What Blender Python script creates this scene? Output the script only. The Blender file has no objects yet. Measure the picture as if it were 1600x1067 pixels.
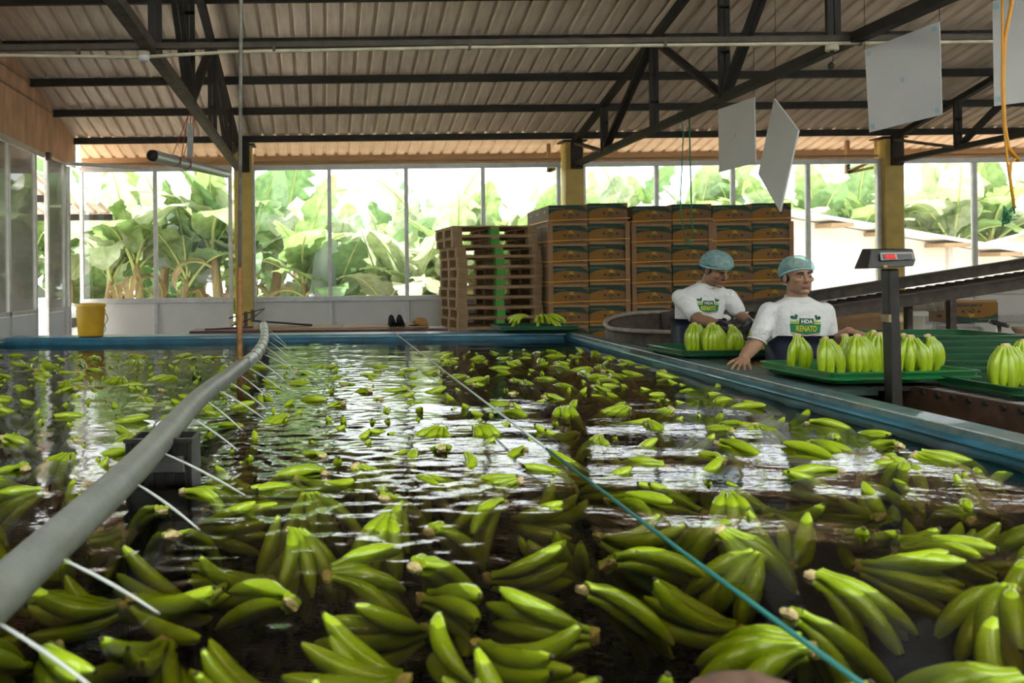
import bpy, bmesh, math, random
import numpy as np
from mathutils import Matrix, Vector, Euler
from mathutils.bvhtree import BVHTree
random.seed(11)
R = math.radians
PI = math.pi
scene = bpy.context.scene
COL = scene.collection

# ------------------------------------------------------------------ camera
F = 1250.0            # focal length in pixels of the 1600 px frame
CX, CY = 500.0, 438.0  # where the optical axis lands in the frame
ROLL = 0.011
CAMZ = 1.58
cd = bpy.data.cameras.new('camera')
cam = bpy.data.objects.new('camera', cd)
COL.objects.link(cam)
cam.matrix_world = Matrix.Translation((0, 0, CAMZ)) @ Matrix.Rotation(PI / 2, 4, 'X') @ Matrix.Rotation(-ROLL, 4, 'Z')
cd.sensor_width = 36.0
cd.lens = F / 1600 * 36
cd.shift_x = (800 - CX) / 1600
cd.shift_y = -(533.5 - CY) / 1600
cd.clip_start = 0.05
cd.clip_end = 300
cd.dof.use_dof = True
cd.dof.focus_distance = 4.6
cd.dof.aperture_fstop = 4.0
scene.camera = cam

# ------------------------------------------------------------------ sky, sun, exposure
w = bpy.data.worlds.new('sky')
scene.world = w
w.use_nodes = True
nt = w.node_tree
bg = nt.nodes['Background']
bg.inputs[0].default_value = (0.93, 0.97, 1.0, 1)
bg.inputs[1].default_value = 1.3
sd = bpy.data.lights.new('sun', 'SUN')
sd.energy = 5.5
sd.angle = R(3)
sd.color = (1.0, 0.97, 0.92)
sun = bpy.data.objects.new('sun', sd)
COL.objects.link(sun)
sun.rotation_euler = Vector((0.30, -0.08, -0.95)).to_track_quat('-Z', 'Y').to_euler()
scene.view_settings.view_transform = 'Standard'
scene.view_settings.look = 'None'
scene.view_settings.gamma = 1
scene.view_settings.use_curve_mapping = False
scene.view_settings.exposure = 1.85

# ------------------------------------------------------------------ helpers
def at(x, y, Y):
    """frame pixel + real distance -> point in the hall"""
    dx, dy = x - CX, y - CY
    u = dx * math.cos(ROLL) - dy * math.sin(ROLL)
    v = dx * math.sin(ROLL) + dy * math.cos(ROLL)
    return Vector((u * Y / F, Y, CAMZ - v * Y / F))

def pix(X, Y, Z):
    u = X * F / Y; v = (CAMZ - Z) * F / Y
    return CX + u * math.cos(ROLL) + v * math.sin(ROLL), CY - u * math.sin(ROLL) + v * math.cos(ROLL)

MATS = {}
def mat(name, col, rough=0.6, metal=0.0, var=0.12, scale=8.0, bump=0.0, bscale=40.0, col2=None, c2pos=(0.55, 0.7),
        coat=0.0, trans=0.0, stretch=None, spec=0.5):
    if name in MATS: return MATS[name]
    m = bpy.data.materials.new(name); m.use_nodes = True
    nt = m.node_tree; N = nt.nodes; L = nt.links
    b = N['Principled BSDF']
    b.inputs['Roughness'].default_value = rough
    b.inputs['Metallic'].default_value = metal
    b.inputs['Coat Weight'].default_value = coat
    b.inputs['Specular IOR Level'].default_value = spec
    tc = N.new('ShaderNodeTexCoord'); mp = N.new('ShaderNodeMapping')
    L.new(tc.outputs['Object'], mp.inputs[0])
    if stretch: mp.inputs['Scale'].default_value = stretch
    nz = N.new('ShaderNodeTexNoise'); nz.inputs['Scale'].default_value = scale; nz.inputs['Detail'].default_value = 5
    L.new(mp.outputs[0], nz.inputs['Vector'])
    rp = N.new('ShaderNodeValToRGB')
    lo = [max(0, c * (1 - var)) for c in col]; hi = [min(1, c * (1 + var)) for c in col]
    rp.color_ramp.elements[0].position = 0.3; rp.color_ramp.elements[0].color = (*lo, 1)
    rp.color_ramp.elements[1].position = 0.7; rp.color_ramp.elements[1].color = (*hi, 1)
    L.new(nz.outputs[0], rp.inputs[0])
    out = rp.outputs[0]
    if col2:
        n2 = N.new('ShaderNodeTexNoise'); n2.inputs['Scale'].default_value = scale * 0.6; n2.inputs['Detail'].default_value = 8
        n2.inputs['Roughness'].default_value = 0.7
        L.new(mp.outputs[0], n2.inputs['Vector'])
        r2 = N.new('ShaderNodeValToRGB')
        r2.color_ramp.elements[0].position = c2pos[0]; r2.color_ramp.elements[1].position = c2pos[1]
        L.new(n2.outputs[0], r2.inputs[0])
        mx = N.new('ShaderNodeMixRGB'); L.new(r2.outputs[0], mx.inputs[0]); L.new(out, mx.inputs[1])
        mx.inputs[2].default_value = (*col2, 1); out = mx.outputs[0]
    L.new(out, b.inputs['Base Color'])
    if bump:
        n3 = N.new('ShaderNodeTexNoise'); n3.inputs['Scale'].default_value = bscale; n3.inputs['Detail'].default_value = 4
        L.new(mp.outputs[0], n3.inputs['Vector'])
        bp = N.new('ShaderNodeBump'); bp.inputs['Strength'].default_value = bump; bp.inputs['Distance'].default_value = 0.01
        L.new(n3.outputs[0], bp.inputs['Height']); L.new(bp.outputs[0], b.inputs['Normal'])
    if trans:
        tr = N.new('ShaderNodeBsdfTranslucent'); L.new(out, tr.inputs[0])
        ms = N.new('ShaderNodeMixShader'); ms.inputs[0].default_value = trans
        L.new(b.outputs[0], ms.inputs[1]); L.new(tr.outputs[0], ms.inputs[2])
        L.new(ms.outputs[0], N['Material Output'].inputs[0])
    MATS[name] = m
    return m

def glassy(name, tint, refl=0.06, rough=0.02, haze=0.0, hazecol=(0.8, 0.8, 0.8), fresnel=True):
    """thin sheet: see-through, with a mirror reflection and some dust"""
    m = bpy.data.materials.new(name); m.use_nodes = True
    nt = m.node_tree; N = nt.nodes; L = nt.links
    N.remove(N['Principled BSDF'])
    tr = N.new('ShaderNodeBsdfTransparent'); tr.inputs[0].default_value = (*tint, 1)
    gl = N.new('ShaderNodeBsdfGlossy'); gl.inputs['Roughness'].default_value = rough
    fr = N.new('ShaderNodeFresnel'); fr.inputs[0].default_value = 1.45
    mx = N.new('ShaderNodeMixShader'); L.new(tr.outputs[0], mx.inputs[1]); L.new(gl.outputs[0], mx.inputs[2])
    if fresnel: L.new(fr.outputs[0], mx.inputs[0])
    else: mx.inputs[0].default_value = refl
    o = mx
    if haze:
        df = N.new('ShaderNodeBsdfDiffuse'); df.inputs[0].default_value = (*hazecol, 1)
        nz = N.new('ShaderNodeTexNoise'); nz.inputs['Scale'].default_value = 3
        ma = N.new('ShaderNodeMath'); ma.operation = 'MULTIPLY'; ma.inputs[1].default_value = haze * 2
        L.new(nz.outputs[0], ma.inputs[0])
        m2 = N.new('ShaderNodeMixShader'); L.new(ma.outputs[0], m2.inputs[0]); L.new(mx.outputs[0], m2.inputs[1]); L.new(df.outputs[0], m2.inputs[2])
        o = m2
    L.new(o.outputs[0], N['Material Output'].inputs[0])
    return m

class MB:
    def __init__(s): s.v = []; s.f = []; s.mi = []; s.m = 0
    def add(s, vs, fs):
        k = len(s.v); s.v += [tuple(p) for p in vs]; s.f += [tuple(i + k for i in f) for f in fs]; s.mi += [s.m] * len(fs)
        return s
    def box(s, c, d, M=None):
        x, y, z = d[0] / 2, d[1] / 2, d[2] / 2
        vs = [Vector(p) for p in [(-x,-y,-z),(x,-y,-z),(x,y,-z),(-x,y,-z),(-x,-y,z),(x,-y,z),(x,y,z),(-x,y,z)]]
        if M is not None: vs = [M @ p for p in vs]
        c = Vector(c)
        return s.add([p + c for p in vs], [(0,3,2,1),(4,5,6,7),(0,1,5,4),(1,2,6,5),(2,3,7,6),(3,0,4,7)])
    def bar(s, p, q, w, h, up=(0, 0, 1)):
        p = Vector(p); q = Vector(q); d = (q - p); L = d.length; d = d / L
        u = Vector(up)
        if abs(u.dot(d)) > 0.98: u = Vector((1, 0, 0))
        sd_ = d.cross(u).normalized(); u = sd_.cross(d)
        M = Matrix((sd_, d, u)).transposed()
        return s.box((p + q) / 2, (w, L, h), M)
    def tube(s, pts, r, n=8, caps=True, flat=None):
        pts = [Vector(p) for p in pts]
        m = len(pts)
        if not isinstance(r, (list, tuple)): r = [r] * m
        t0 = (pts[1] - pts[0]).normalized()
        u = Vector((0, 0, 1)) if abs(t0.z) < 0.9 else Vector((1, 0, 0))
        sd_ = t0.cross(u).normalized(); u = sd_.cross(t0)
        vs = []; fs = []
        for i in range(m):
            t = (pts[min(i + 1, m - 1)] - pts[max(i - 1, 0)]).normalized()
            sd_ = t.cross(u)
            if sd_.length < 1e-6: sd_ = t.cross(Vector((1, 0.3, 0)))
            sd_.normalize(); u = sd_.cross(t).normalized()
            for k in range(n):
                a = 2 * PI * k / n
                vs.append(pts[i] + (sd_ * math.cos(a) + u * math.sin(a) * (flat or 1)) * r[i])
        for i in range(m - 1):
            for k in range(n):
                fs.append((i*n+k, i*n+(k+1)%n, (i+1)*n+(k+1)%n, (i+1)*n+k))
        if caps:
            fs.append(tuple(reversed(range(n)))); fs.append(tuple((m-1)*n + k for k in range(n)))
        return s.add(vs, fs)
    def lathe(s, prof, n=20, M=None, c=(0, 0, 0)):
        vs = []; fs = []
        for (r, z) in prof:
            for k in range(n):
                a = 2 * PI * k / n
                vs.append(Vector((r * math.cos(a), r * math.sin(a), z)))
        for i in range(len(prof) - 1):
            for k in range(n):
                fs.append((i*n+k, i*n+(k+1)%n, (i+1)*n+(k+1)%n, (i+1)*n+k))
        fs.append(tuple(reversed(range(n)))); fs.append(tuple((len(prof)-1)*n + k for k in range(n)))
        if M is not None: vs = [M @ p for p in vs]
        c = Vector(c)
        return s.add([p + c for p in vs], fs)
    def ball(s, c, r, M=None, n=12, m=8):
        if not isinstance(r, (list, tuple)): r = (r, r, r)
        vs = [Vector((0, 0, -r[2]))]; fs = []
        for i in range(1, m):
            b = -PI / 2 + PI * i / m
            for k in range(n):
                a = 2 * PI * k / n
                vs.append(Vector((r[0]*math.cos(b)*math.cos(a), r[1]*math.cos(b)*math.sin(a), r[2]*math.sin(b))))
        vs.append(Vector((0, 0, r[2])))
        for k in range(n): fs.append((0, 1+(k+1)%n, 1+k))
        for i in range(m - 2):
            for k in range(n):
                o = 1 + i * n
                fs.append((o+k, o+(k+1)%n, o+n+(k+1)%n, o+n+k))
        t = len(vs) - 1; o = 1 + (m - 2) * n
        for k in range(n): fs.append((o+k, o+(k+1)%n, t))
        if M is not None: vs = [M @ p for p in vs]
        c = Vector(c)
        return s.add([p + c for p in vs], fs)
    def slab(s, corners, th, nrm=None):
        """flat panel with thickness through 3-n corners"""
        c = [Vector(p) for p in corners]
        n = nrm or (c[1] - c[0]).cross(c[2] - c[0]).normalized()
        k = len(c)
        vs = c + [p + Vector(n) * th for p in c]
        fs = [tuple(reversed(range(k))), tuple(range(k, 2*k))] + [(i, (i+1)%k, k+(i+1)%k, k+i) for i in range(k)]
        return s.add(vs, fs)
    def mesh(s, name, mats, off=(0, 0, 0), smooth=False):
        me = bpy.data.meshes.new(name)
        o = off
        me.from_pydata([(p[0]-o[0], p[1]-o[1], p[2]-o[2]) for p in s.v], [], s.f)
        if not isinstance(mats, (list, tuple)): mats = [mats]
        for m in mats: me.materials.append(m)
        if len(mats) > 1: me.polygons.foreach_set('material_index', s.mi)
        if smooth: me.polygons.foreach_set('use_smooth', [True] * len(s.f))
        me.update()
        return me
    def build(s, name, mats, parent=None, smooth=False, org=None, bevel=0):
        """vertices are in hall coordinates; parent roots are unrotated"""
        base = Vector((0, 0, 0)); p = parent
        while p is not None:
            base = base + p.location; p = p.parent
        loc = Vector(org) if org is not None else Vector((0, 0, 0))
        me = s.mesh(name, mats, loc if parent is None or org is not None else base, smooth)
        o = bpy.data.objects.new(name, me); COL.objects.link(o)
        if parent is not None:
            o.parent = parent
            if org is not None: o.location = loc - base
        else: o.location = loc
        if smooth == 'auto': autosmooth(me)
        if bevel:
            bv = o.modifiers.new('bevel', 'BEVEL'); bv.width = bevel; bv.segments = 2; bv.limit_method = 'ANGLE'
        return o

def autosmooth(me, ang=40):
    bm = bmesh.new(); bm.from_mesh(me)
    for e in bm.edges:
        if len(e.link_faces) == 2 and e.calc_face_angle(0) > R(ang): e.smooth = False
    bm.to_mesh(me); bm.free()

def tag(o, label=None, cat=None, group=None, kind=None):
    if label: o['label'] = label
    if cat: o['category'] = cat
    if group: o['group'] = group
    if kind: o['kind'] = kind
    return o
def thing(name, label, cat, loc=(0, 0, 0), group=None):
    o = bpy.data.objects.new(name, None); COL.objects.link(o); o.location = loc
    o.empty_display_size = 0.1
    return tag(o, label, cat, group)
def struct(name, loc=(0, 0, 0)):
    o = bpy.data.objects.new(name, None); COL.objects.link(o); o.location = loc
    o['kind'] = 'structure'
    return o
def inst(name, me, parent, M):
    o = bpy.data.objects.new(name, me); COL.objects.link(o); o.parent = parent
    o.matrix_local = M if isinstance(M, Matrix) else Matrix.Translation(M)
    return o
CH = {}
def copy_tree(o, parent=None):
    c = o.copy(); COL.objects.link(c); c.parent = parent
    for ch in o.children: copy_tree(ch, c)
    return c

# ------------------------------------------------------------------ materials
M_roof = mat('roof_sheet_grey', (0.83, 0.70, 0.58), 0.5, 0.0, 0.12, 5, 0.1, 60, col2=(0.60, 0.49, 0.40), c2pos=(0.5, 0.75), stretch=(4, 0.5, 1))
M_steel = mat('dark_steel', (0.020, 0.016, 0.013), 0.7, 0.0, 0.3, 12)
M_chord = mat('weathered_steel', (0.11, 0.088, 0.068), 0.65, 0.2, 0.4, 15, col2=(0.09, 0.07, 0.05))
M_beam = mat('beam_brown', (0.07, 0.052, 0.036), 0.6, 0.1, 0.3, 10)
M_conduit = mat('cream_conduit', (0.62, 0.56, 0.42), 0.5, 0, 0.2, 12)
M_yellow = mat('yellow_paint', (0.50, 0.36, 0.09), 0.55, 0, 0.15, 6, col2=(0.34, 0.26, 0.10), c2pos=(0.55, 0.8))
M_alu = mat('aluminium_frame', (0.55, 0.55, 0.54), 0.45, 0.35, 0.12, 12)
M_panel = mat('white_panel', (0.62, 0.61, 0.59), 0.6, 0, 0.05, 3)
M_panelblue = mat('pale_blue_panel', (0.66, 0.70, 0.76), 0.5, 0, 0.04, 3)
M_glass = glassy('window_glass', (0.97, 0.98, 0.97))
M_glassd = glassy('dusty_glass', (0.90, 0.92, 0.90), haze=0.05, hazecol=(0.75, 0.72, 0.66))
M_tarp = mat('brown_tarp', (0.46, 0.33, 0.23), 0.8, 0, 0.2, 6, 0.3, 25, trans=0.2, stretch=(1, 1, 0.35))
M_mesh = glassy('shade_mesh', (0.95, 0.88, 0.80), refl=0.0, fresnel=False, haze=0.18, hazecol=(0.62, 0.45, 0.30))
M_eave = mat('eave_wood', (0.36, 0.24, 0.13), 0.7, 0, 0.25, 8, stretch=(0.3, 4, 4))
M_floor = mat('wet_concrete', (0.16, 0.14, 0.12), 0.5, 0, 0.3, 3, 0.1)
M_ground = mat('dry_soil', (0.30, 0.22, 0.13), 0.9, 0, 0.35, 1.5, 0.4, 8, col2=(0.18, 0.22, 0.06), c2pos=(0.5, 0.65))
M_blue = mat('blue_paint', (0.02, 0.15, 0.24), 0.35, 0, 0.3, 6, 0.1, col2=(0.03, 0.08, 0.10), c2pos=(0.5, 0.75), coat=0.4)
M_rim = mat('worn_blue_rim', (0.06, 0.13, 0.15), 0.5, 0, 0.5, 9, 0.25, 30, col2=(0.17, 0.19, 0.18), c2pos=(0.48, 0.7), coat=0.15)
M_tank = mat('tank_bottom', (0.055, 0.045, 0.038), 0.7, 0, 0.3, 4)
M_white = mat('white_plastic', (0.78, 0.77, 0.76), 0.5, 0, 0.05, 4)
M_board = mat('white_board', (0.60, 0.59, 0.59), 0.55, 0, 0.04, 3)
M_tape = mat('blue_tape', (0.35, 0.52, 0.58), 0.5)
M_galv = mat('grey_pvc', (0.21, 0.22, 0.205), 0.45, 0, 0.2, 9, 0.15, 50, col2=(0.19, 0.17, 0.14), c2pos=(0.5, 0.75))
M_rust = mat('rusty_orange', (0.32, 0.15, 0.05), 0.75, 0, 0.35, 30)
M_black = mat('black_plastic', (0.022, 0.020, 0.020), 0.4, 0, 0.3, 10, 0.1)
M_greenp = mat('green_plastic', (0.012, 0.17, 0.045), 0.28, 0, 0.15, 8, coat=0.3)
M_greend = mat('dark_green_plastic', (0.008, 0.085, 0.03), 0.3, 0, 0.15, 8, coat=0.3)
M_wood = mat('pallet_wood', (0.34, 0.22, 0.115), 0.75, 0, 0.25, 6, 0.3, 30, stretch=(1, 6, 6))
M_woodg = mat('green_painted_wood', (0.05, 0.30, 0.03), 0.6, 0, 0.15, 8)
M_card = mat('cardboard', (0.36, 0.22, 0.11), 0.75, 0, 0.12, 5)
M_orange = mat('orange_strap', (0.75, 0.33, 0.02), 0.4, 0, 0.1, 8)
M_redc = mat('red_cord', (0.35, 0.03, 0.03), 0.6)
M_greenc = mat('green_cord', (0.02, 0.22, 0.09), 0.6)
M_skin = mat('banana_green', (0.36, 0.50, 0.014), 0.24, 0, 0.22, 9, 0.05, 60, col2=(0.46, 0.56, 0.04), c2pos=(0.55, 0.85), coat=0.45)
M_tip = mat('banana_tip', (0.05, 0.04, 0.015), 0.8)
M_crown = mat('cut_crown', (0.58, 0.45, 0.22), 0.7, 0, 0.35, 60, 0.3)
# ------------------------------------------------------------------ hall: ground, floor, roof, walls
YC = 11.68              # column line of the back wall
def roofz(Y): return CAMZ + 4.91 - 0.242 * Y
YR = 3.9                # roof ridge
MB().box((2, 20, -0.11), (90, 100, 0.1)).build('floor', M_ground)['kind'] = 'structure'
bpy.data.objects['floor'].name = 'floor_outdoors'
o = MB().box((3.5, 13.2, -0.05), (26, 2.0, 0.03)).build('floor_apron_bounce', mat('pale_bounce_ground', (0.72, 0.66, 0.58), 0.8, 0, 0.15, 3)); o['kind'] = 'structure'  # pale strip added to bounce sunlight up onto the roof underside
o = MB().box((-6.6, 7.2, -0.05), (5.8, 10.0, 0.03)).build('floor_yard_bounce', mat('pale_bounce_ground', (0.72, 0.66, 0.58))); o['kind'] = 'structure'  # pale ground added to throw light up under the lean-to
o = MB().box((3.5, 4.0, -0.03), (16, 17.0, 0.06)).build('floor', M_floor); o['kind'] = 'structure'

# corrugated roof: one mesh for a sheet, five ribs wide
RIB = 0.18; NR = 5; SW = RIB * NR
def sheet_mesh(Y0, Y1, zf):
    b = MB()
    prof = []
    for k in range(NR):
        x = k * RIB
        prof += [(x, 0), (x + 0.118, 0), (x + 0.135, 0.032), (x + 0.163, 0.032)]
    prof.append((NR * RIB + 0.01, 0))
    vs = []; n = len(prof)
    ys = [Y0, (Y0 + Y1) / 2, Y1]
    for t in (0, 0.004):
        for y in ys:
            vs += [(x, y, zf(y) + z + t) for x, z in prof]
    fs = []
    for j in range(2):
        for i in range(n - 1):
            a = j * n + i
            fs.append((a, a + n, a + n + 1, a + 1))
            a += 3 * n
            fs.append((a, a + 1, a + n + 1, a + n))
    b.add(vs, fs)
    return b.mesh('roof_sheet', M_roof)
ceil = struct('ceiling')
Xs0 = -3.66
ms1 = sheet_mesh(YR, 12.42, roofz)
ms2 = sheet_mesh(1.6, YR, lambda y: roofz(2 * YR - y))
ms4 = sheet_mesh(-4.5, 1.6, lambda y: roofz(2 * YR - y))
M_added_skylight = mat('added_skylight_sheet', (0.80, 0.82, 0.80), 0.5, 0, 0.04, 3, trans=0.75)  # see-through sheets added out of view to light the bananas from above
ms3 = ms4.copy(); ms3.materials.clear(); ms3.materials.append(M_added_skylight)
rng = random.Random(3)
nsh = 20
for k in range(nsh):
    for me in (ms1, ms2, ms3 if k % 3 else ms4):
        inst('roof_sheet', me, ceil, (Xs0 + k * SW, 0, rng.uniform(-0.002, 0.002)))
XE = Xs0 + nsh * SW
for Y in (11.59, 10.70, 9.86, 9.0, 8.16, 7.32, 6.48, 5.64, 4.8):
    MB().box(((Xs0 + XE) / 2, Y, roofz(Y) - 0.052), (XE - Xs0, 0.05, 0.09)).build('purlin', M_steel, ceil)
MB().box(((Xs0 + XE) / 2, 12.36, roofz(12.36) - 0.06), (XE - Xs0, 0.04, 0.16)).build('eave_board', M_eave, ceil)
# rafters' underside glow: none, only bounced light

# trusses running from each yellow column towards the camera
ZB = 3.215
NY = [11.62, 10.41, 8.86, 7.32, 5.77, 4.2]
def truss(X, label, mchord):
    t = thing('roof_truss', label, 'truss', (X, YC, ZB))
    def pair(p, q, nm='web_bar', g=0.026, w=0.030, m=M_steel):
        for s in (-1, 1):
            MB().bar((p[0] + s * g, p[1], p[2]), (q[0] + s * g, q[1], q[2]), w, 0.045, up=(1, 0, 0)).build(nm, m, t)
    tz = lambda y: roofz(y) - 0.14
    MB().bar((X, 11.75, ZB), (X, 3.9, ZB), 0.085, 0.07).build('bottom_chord', mchord, t)
    MB().bar((X, 11.7, tz(11.7)), (X, 3.9, tz(3.9)), 0.08, 0.07).build('top_chord', M_steel, t)
    pair((X, NY[0], ZB), (X, NY[0], tz(NY[0])))
    for i in range(1, len(NY)):
        pair((X, NY[i], ZB), (X, NY[i], tz(NY[i])))
        for k in (0.3, 0.6):
            MB().box((X, NY[i], ZB + (tz(NY[i]) - ZB) * k), (0.08, 0.03, 0.03)).build('batten_plate', M_steel, t)
        if i % 2: pair((X, NY[i-1], tz(NY[i-1])), (X, NY[i], ZB), 'diagonal_bar', m=M_chord if i == 1 else M_steel)
        else: pair((X, NY[i-1], ZB), (X, NY[i], tz(NY[i])), 'diagonal_bar')
    return t
truss(-1.17, 'brown steel roof truss above the hanging grey pipe', M_chord)
truss(3.72, 'dark steel roof truss above the cardboard box stacks', M_steel)
truss(8.32, 'dark steel roof truss behind the largest white board', M_steel)
CW = 0.26
COLX = [-1.1, 3.70, 8.32]
for X, lab in zip(COLX, ('yellow square column behind the hanging vertical rod', 'yellow square column rising behind the box stacks',
                         'yellow square column behind the weighing scale display')):
    t = thing('column', lab, 'column', (X, YC, 0))
    MB().box((X, YC, 1.77), (CW, 0.24, 3.54)).build('shaft', M_yellow, t, bevel=0.008)
    MB().box((X, YC, 3.56), (CW + 0.10, 0.3, 0.02)).build('cap_plate', M_steel, t)
    MB().box((X + 0.02, YC - 0.15, 3.36), (0.16, 0.05, 0.42)).build('truss_bracket', M_steel, t)
# horizontal tie beam with its conduit across the hall
YT = 5.55
t = thing('tie_beam', 'long dark tie beam spanning under the roof with cream conduit', 'beam', (3, YT, 3.2))
MB().bar((-3.5, YT, 3.215), (9.3, YT, 3.215), 0.05, 0.038).build('steel_angle', M_beam, t)
MB().tube([(-3.5, YT - 0.02, 3.175), (-2.4, YT - 0.02, 3.165), (-1.25, YT - 0.02, 3.135), (-0.6, YT - 0.02, 3.165), (1, YT - 0.02, 3.178), (3.55, YT - 0.02, 3.178), (9.3, YT - 0.02, 3.178)], 0.013, 8).build('conduit', M_conduit, t, True)
for k in range(9):
    MB().box((-3 + k * 1.35, YT - 0.02, 3.18), (0.02, 0.03, 0.034)).build('conduit_clip', M_chord, t)
p = at(225, 88, YT - 0.03)
t = thing('lamp_holder', 'round cream lamp holder under the left truss chord', 'lamp holder', p)
MB().lathe([(0.030, 0.035), (0.040, 0.03), (0.041, 0.015), (0.036, 0.01)], 18, c=p).build('base', M_conduit, t, True)
MB().lathe([(0.036, 0.01), (0.040, -0.005), (0.036, -0.024), (0.022, -0.036), (0.005, -0.04)], 18, c=p).build('socket_cup', M_white, t, True)
p = at(1300, 75, YT - 0.03)
t = thing('lamp_holder', 'lamp holder with dangling black socket near the large white board', 'lamp holder', p)
MB().lathe([(0.040, 0.022), (0.042, -0.015), (0.036, -0.02)], 18, c=p).build('base', M_conduit, t, True)
MB().tube([p + Vector((0, 0, -0.02)), p + Vector((0.008, 0, -0.07)), p + Vector((-0.006, 0, -0.11))], 0.003, 6).build('wire', M_black, t)
MB().lathe([(0.008, -0.10), (0.02, -0.115), (0.019, -0.14), (0.012, -0.146)], 12, c=p + Vector((-0.008, 0, 0))).build('socket', M_black, t, True)
MB().lathe([(0.012, -0.02), (0.015, -0.035), (0.010, -0.04)], 12, c=p).build('plug', M_black, t, True)

# back wall: window bays between the columns
ZH, ZS = 3.20, 1.345    # window head and sill
wl = struct('wall_back')
def bay(n, xs, extra=None):
    t = struct('window_%d' % n, ((xs[0] + xs[-1]) / 2, YC, ZS))
    X0, X1 = xs[0], xs[-1]
    MB().box(((X0 + X1) / 2, YC, ZH + 0.03), (X1 - X0 + 0.06, 0.07, 0.07)).build('head_rail', M_alu, t, bevel=0.004)
    MB().box(((X0 + X1) / 2, YC, ZS - 0.035), (X1 - X0 + 0.06, 0.08, 0.075)).build('sill_rail', M_alu, t, bevel=0.004)
    for i, x in enumerate(xs):
        MB().box((x, YC, (ZH + 0) / 2 + 0.02), (0.055, 0.06, ZH)).build('mullion', M_alu, t, bevel=0.004)
    for a, b_ in zip(xs[:-1], xs[1:]):
        MB().box(((a + b_) / 2, YC, (ZH + ZS) / 2), (b_ - a - 0.05, 0.006, ZH - ZS)).build('pane', M_glass, t)
        MB().box(((a + b_) / 2, YC + 0.005, (ZS - 0.07) / 2), (b_ - a - 0.05, 0.02, ZS - 0.07)).build('kick_panel', M_panel, t)
    return t
wx = lambda px: (px - 500) / 107.0
bay(1, [wx(129), wx(244), wx(361)])
bay(2, [wx(397), wx(516), wx(636), wx(756), wx(874)])
bay(3, [wx(913), wx(1027), wx(1146), wx(1263), wx(1374)])
bay(4, [wx(1409), wx(1523), wx(1640), wx(1757), wx(1860)])
# screens between window head and roof overhang
for i, (a, b_) in enumerate([(-3.48, -1.26), (-0.94, 3.54), (3.86, 8.16), (8.48, 12.8)]):
    MB().box(((a + b_) / 2, YC + 0.01, (ZH + 0.06 + 3.60) / 2), (b_ - a, 0.004, 3.60 - ZH - 0.06)).build('shade_screen', M_mesh, wl)
    MB().box(((a + b_) / 2, YC, 3.31), (b_ - a, 0.03, 0.03)).build('batten', M_eave, wl)
# lower horizontal rail on the right bays
MB().bar((5.0, YC - 0.06, 0.92), (12.5, YC - 0.06, 0.92), 0.03, 0.10).build('wall_rail', mat('speckled_rail', (0.42, 0.42, 0.42), 0.6, 0, 0.35, 90), wl)

# left wall: sliding glass panels, brown tarpaulin above
XL = -3.55
t = struct('wall_left', (XL, 9, 0))
MB().slab([(XL, 4.0, ZH + 0.05), (XL, 11.66, ZH + 0.05), (XL, 11.66, roofz(11.66) + 0.03), (XL, 4.0, roofz(4.0) + 0.03)], 0.01).build('tarpaulin', M_tarp, t)
for k, Y in enumerate((10.70, 9.86, 9.0, 8.16)):
    zz = roofz(Y) - 0.05
    MB().box((XL + 0.012, (4 + Y) / 2, zz), (0.012, Y - 4, 0.03)).build('tarpaulin_purlin_line', M_tarp, t)  # strips stand for the purlins visible behind the tarpaulin
MB().bar((XL, 4, ZH + 0.02), (XL, 11.15, ZH + 0.02), 0.06, 0.07).build('head_rail', M_alu, t)
t1 = struct('window_5', (XL, 9, 0))
lys = [7.0, 8.1, 9.12, 9.98]
def panel_run(t, ys, X, m, mp):
    for y in ys:
        MB().box((X, y, ZH / 2), (0.05, 0.055, ZH)).build('mullion', M_alu, t, bevel=0.004)
    for a, b_ in zip(ys[:-1], ys[1:]):
        MB().box((X, (a + b_) / 2, (ZH + 1.25) / 2), (0.006, b_ - a - 0.05, ZH - 1.25)).build('pane', m, t)
        MB().box((X, (a + b_) / 2, 0.6), (0.03, b_ - a - 0.05, 1.2)).build('kick_panel', mp, t)
        MB().box((X, (a + b_) / 2, 1.23), (0.05, b_ - a, 0.05)).build('mid_rail', M_alu, t)
panel_run(t1, lys, XL, M_glassd, M_panelblue)
t2 = struct('door_1', (XL + 0.06, 10.6, 0))
panel_run(t2, [10.25, 10.92, 11.12], XL + 0.06, M_glassd, M_panelblue)
MB().box((XL + 0.10, 10.22, 3.2), (0.05, 0.08, 0.10)).build('door_roller', M_black, t2)
MB().bar((XL + 0.05, 11.1, ZH + 0.04), (-2.6, 11.62, ZH + 0.03), 0.04, 0.05).build('trim_1', M_alu)['kind'] = 'structure'

# lean-to roof beyond the left wall
t = struct('ceiling_lean_to')
lz = lambda y: 2.62 + 0.16 * (12.4 - y)
me = sheet_mesh(8.4, 12.4, lz)
for k in range(3): inst('roof_sheet', me, t, (-3.62 - (k + 1) * SW, 0, 0))
inst('roof_sheet', sheet_mesh(11.78, 12.4, lz), t, (-3.2 - SW, 0, 0.012))
for Y in (12.3, 11.2, 10.1, 9.0):
    MB().box((-4.97 + (0.22 if Y > 12 else 0), Y, lz(Y) - 0.05), (2.7 + (0.44 if Y > 12 else 0), 0.05, 0.09)).build('purlin', M_steel, t)

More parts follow.
